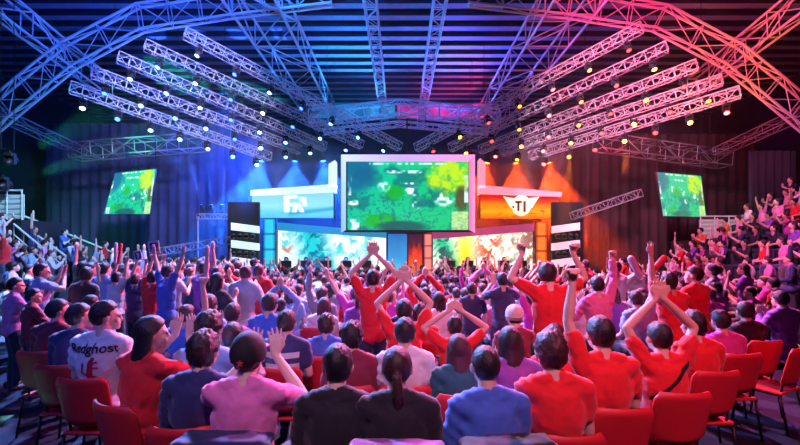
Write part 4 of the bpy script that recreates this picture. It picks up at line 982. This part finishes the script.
for x, y, fz, rw in cand:
    pose = poseof(x, y)
    if y < 5.6: pose = random.choice(['sit_lap', 'sit_clap', 'sit_lap'])if abs(x) < .5*y or x > 0 else random.choice(['stand_clap', 'stand_down'])
    if y > 12 and fz == 0 and pose.startswith('stand') and abs(x) < 6: pose = 'sit_up'
    hz_ = joints(pose)['head'].z
    px, py = topx((x, y, fz+hz_)); bad = False
    for (sx, sy, sd, wx, wy, an) in SPECS:
        if math.hypot(x-wx, y-wy) < .52: bad = True; break
        if pose.split('_')[1] in ('up', 'vee', 'over', 'claphigh') and y < sd and abs(px-sx) < 24: pose = pose.split('_')[0]+'_clap'
        if y < sd and abs(px-sx) < .24*F/y+.10*F/sd and py-.15*F/y < sy+.42*F/sd: 
            if pose.startswith('stand'): bad = True; break
            if py-.15*F/y < sy+.30*F/sd: bad = True; break
    if bad and y < 7.5: continue
    if px < -10 or px > 810: continue
    (chosen if len(chosen) < 300-len(SPECS)-10 else rest).append((x, y, fz, pose, px, py))
act = {'lap': 'facing the stage', 'clap': 'clapping', 'claphigh': 'with hands up', 'up': 'with a raised fist', 'vee': 'with arms spread high', 'over': 'clapping overhead', 'phone': 'holding a hand up', 'down': 'with arms down', 'crown': 'arms ringed'}
hairn = {'short': 'short-haired', 'messy': 'tousled', 'long': 'long-haired', 'buzz': 'cropped-haired', 'tied': 'ponytailed'}
def direction(dx, dy):
    a = math.degrees(math.atan2(-dy, dx)) % 360
    return ['right of', 'up-right of', 'above', 'up-left of', 'left of', 'down-left of', 'below', 'down-right of'][int(((a+22.5) % 360)//45)]
used = set(); clash = 0
def pick_color(px):
    if px < 300: wts = dict(navy=3.5, blue=3, white=5, lightblue=5, maroon=2, red=1.5, pink=1.5, black=2, violet=1.5, grey=1)
    elif px < 520: wts = dict(white=5, pink=4, red=2.5, navy=2, violet=2, blue=1.5, magenta=2, black=2, grey=2, lightblue=1)
    else: wts = dict(red=3.5, magenta=2, pink=3.5, black=2.5, white=4.5, violet=1.5, maroon=2, navy=1, orange=1)
    k = list(wts); return random.choices(k, [wts[q] for q in k])[0]
nm = {'lightblue': 'light blue'}
for (x, y, fz, pose, px, py) in chosen:
    cn = pick_color(px); hs = random.choice(['short']*6+['messy']*2+['long']*2+['buzz', 'tied']); sl = random.choice(['short', 'short', 'long']); hc = random.choice([HB, HB, HN, HR])
    base = f'{hairn[hs]} person in {nm.get(cn, cn)}, {act[pose.split("_")[1]]}'; an = sorted(SPECS, key=lambda s: math.hypot(px-s[0], (py-s[1])*1.6)); lab = None
    for s in an[:10]:
        dd = math.hypot(px-s[0], py-s[1]); nearw = 'just' if dd < 22 else ('a little' if dd < 45 else 'well')
        L = f'{base}, {nearw} {direction(px-s[0], py-s[1])} {s[5]}'
        if len(L.split()) <= 16 and L not in used: lab = L; break
    if lab is None: clash += 1; lab = f'{base}, in the deep crowd'
    used.add(lab)
    s = random.uniform(.95, 1.05); face = faceto(x, y, 0, 19)+random.uniform(-.25, .25); turn = 0 if y > 8 else random.choice([0, 0, .5, -.5])
    tc = random.choice([(.02, .025, .05), (.05, .08, .18), (.015, .015, .018), (.12, .11, .10)])
    person(x, y, fz, face, pose, s, C[cn], sl, hs, hc, random.choice([SK, SK2, SK3, SK]), lab, 'audience in the hall', y < 5.2, turn, random.random() < .5, tc)
    if y < 6 and pose.startswith('sit') and fz == 0:
        CL = f'red chair under the person in {nm.get(cn, cn)}, {direction(px-an[0][0], py-an[0][1])} {an[0][5]}'
        if len(CL.split()) > 16: CL = CL.replace('under the person in', 'under')
        if len(CL.split()) > 16: CL = CL.replace('just ', '').replace('a little ', '')
        chair(x, y, face, CL, 'red chairs among the crowd')
print('people', len(SPECS), len(chosen), 'rest', len(rest), 'label clashes', clash)
# far crowd: too many to tell apart
def crowd_template(pose):
    J = joints(pose); parts = []
    def take(b, kind): parts.append((np.array(b.v), b.f, kind))
    b = MB(); b.ell(J['head']+V((0, 0, -.01)), (.078, .095, .115), None, 8, 6); b.cap(J['head']-V((0, 0, .2)), J['head'], .05, .05, 6); take(b, 0)
    b = MB(); b.ell(J['head']+V((0, -.03, .03)), (.09, .10, .105), None, 8, 6); take(b, 1)
    b = MB(); c = J['cy']; b.ell((0, c, (J['hipz']+J['sh'])/2), (.18, .13, .34), None, 9, 6); b.cap((-.15, c, J['sh']), (.15, c, J['sh']), .07, .07, 6)
    for n in 'RL': b.cap(J['sho'+n], J['sho'+n].lerp(J['elb'+n], .7), .06, .05, 6)
    take(b, 2); b = MB()
    for n in 'RL': b.cap(J['sho'+n].lerp(J['elb'+n], .6), J['elb'+n], .045, .042, 6); b.cap(J['elb'+n], J['wri'+n], .042, .03, 6); b.ell(J['wri'+n]+J['hd'+n]*.08, (.04, .03, .085), None, 6, 5)
    take(b, 0); b = MB()
    for n in 'RL': b.cap(J['hip'+n], J['knee'+n], .09, .06, 6); b.cap(J['knee'+n], J['ank'+n], .055, .04, 6)
    take(b, 3); return parts
TEMP = {p: crowd_template(p) for p in POSES}; av, af, ac = [], [], []; off = 0
for (x, y, fz, pose, px, py) in rest:
    cn = pick_color(px); cols = [random.choice([SK, SK2, SK3]), random.choice([HB, HN, HR]), C[cn], (.02, .025, .05)]
    a = faceto(x, y, 0, 19)+random.uniform(-.3, .3); s = random.uniform(.94, 1.06); ca, sa = math.cos(a)*s, math.sin(a)*s; R = np.array([[ca, -sa, 0], [sa, ca, 0], [0, 0, s]])
    for vs_, fs_, kd in TEMP[pose]:
        av.append(vs_@R.T+np.array([x, y, fz])); af += [tuple(i+off for i in f) for f in fs_]; ac.append(np.tile([*cols[kd], 1], (len(vs_), 1))); off += len(vs_)
me = bpy.data.meshes.new('crowd'); me.from_pydata(np.concatenate(av).tolist(), [], af); me.polygons.foreach_set('use_smooth', [True]*len(me.polygons))
ca = me.color_attributes.new('clothes', 'FLOAT_COLOR', 'POINT'); ca.data.foreach_set('color', np.concatenate(ac).ravel())
m, nt, bs = new_mat('crowd_clothes'); a = nt.nodes.new('ShaderNodeVertexColor'); a.layer_name = 'clothes'; nt.links.new(a.outputs['Color'], bs.inputs['Base Color']); bs.inputs['Roughness'].default_value = .8
tag(link('crowd', me, m), 'dense far crowd filling the back of the hall up to the stage and stands', 'crowd', kind='stuff')
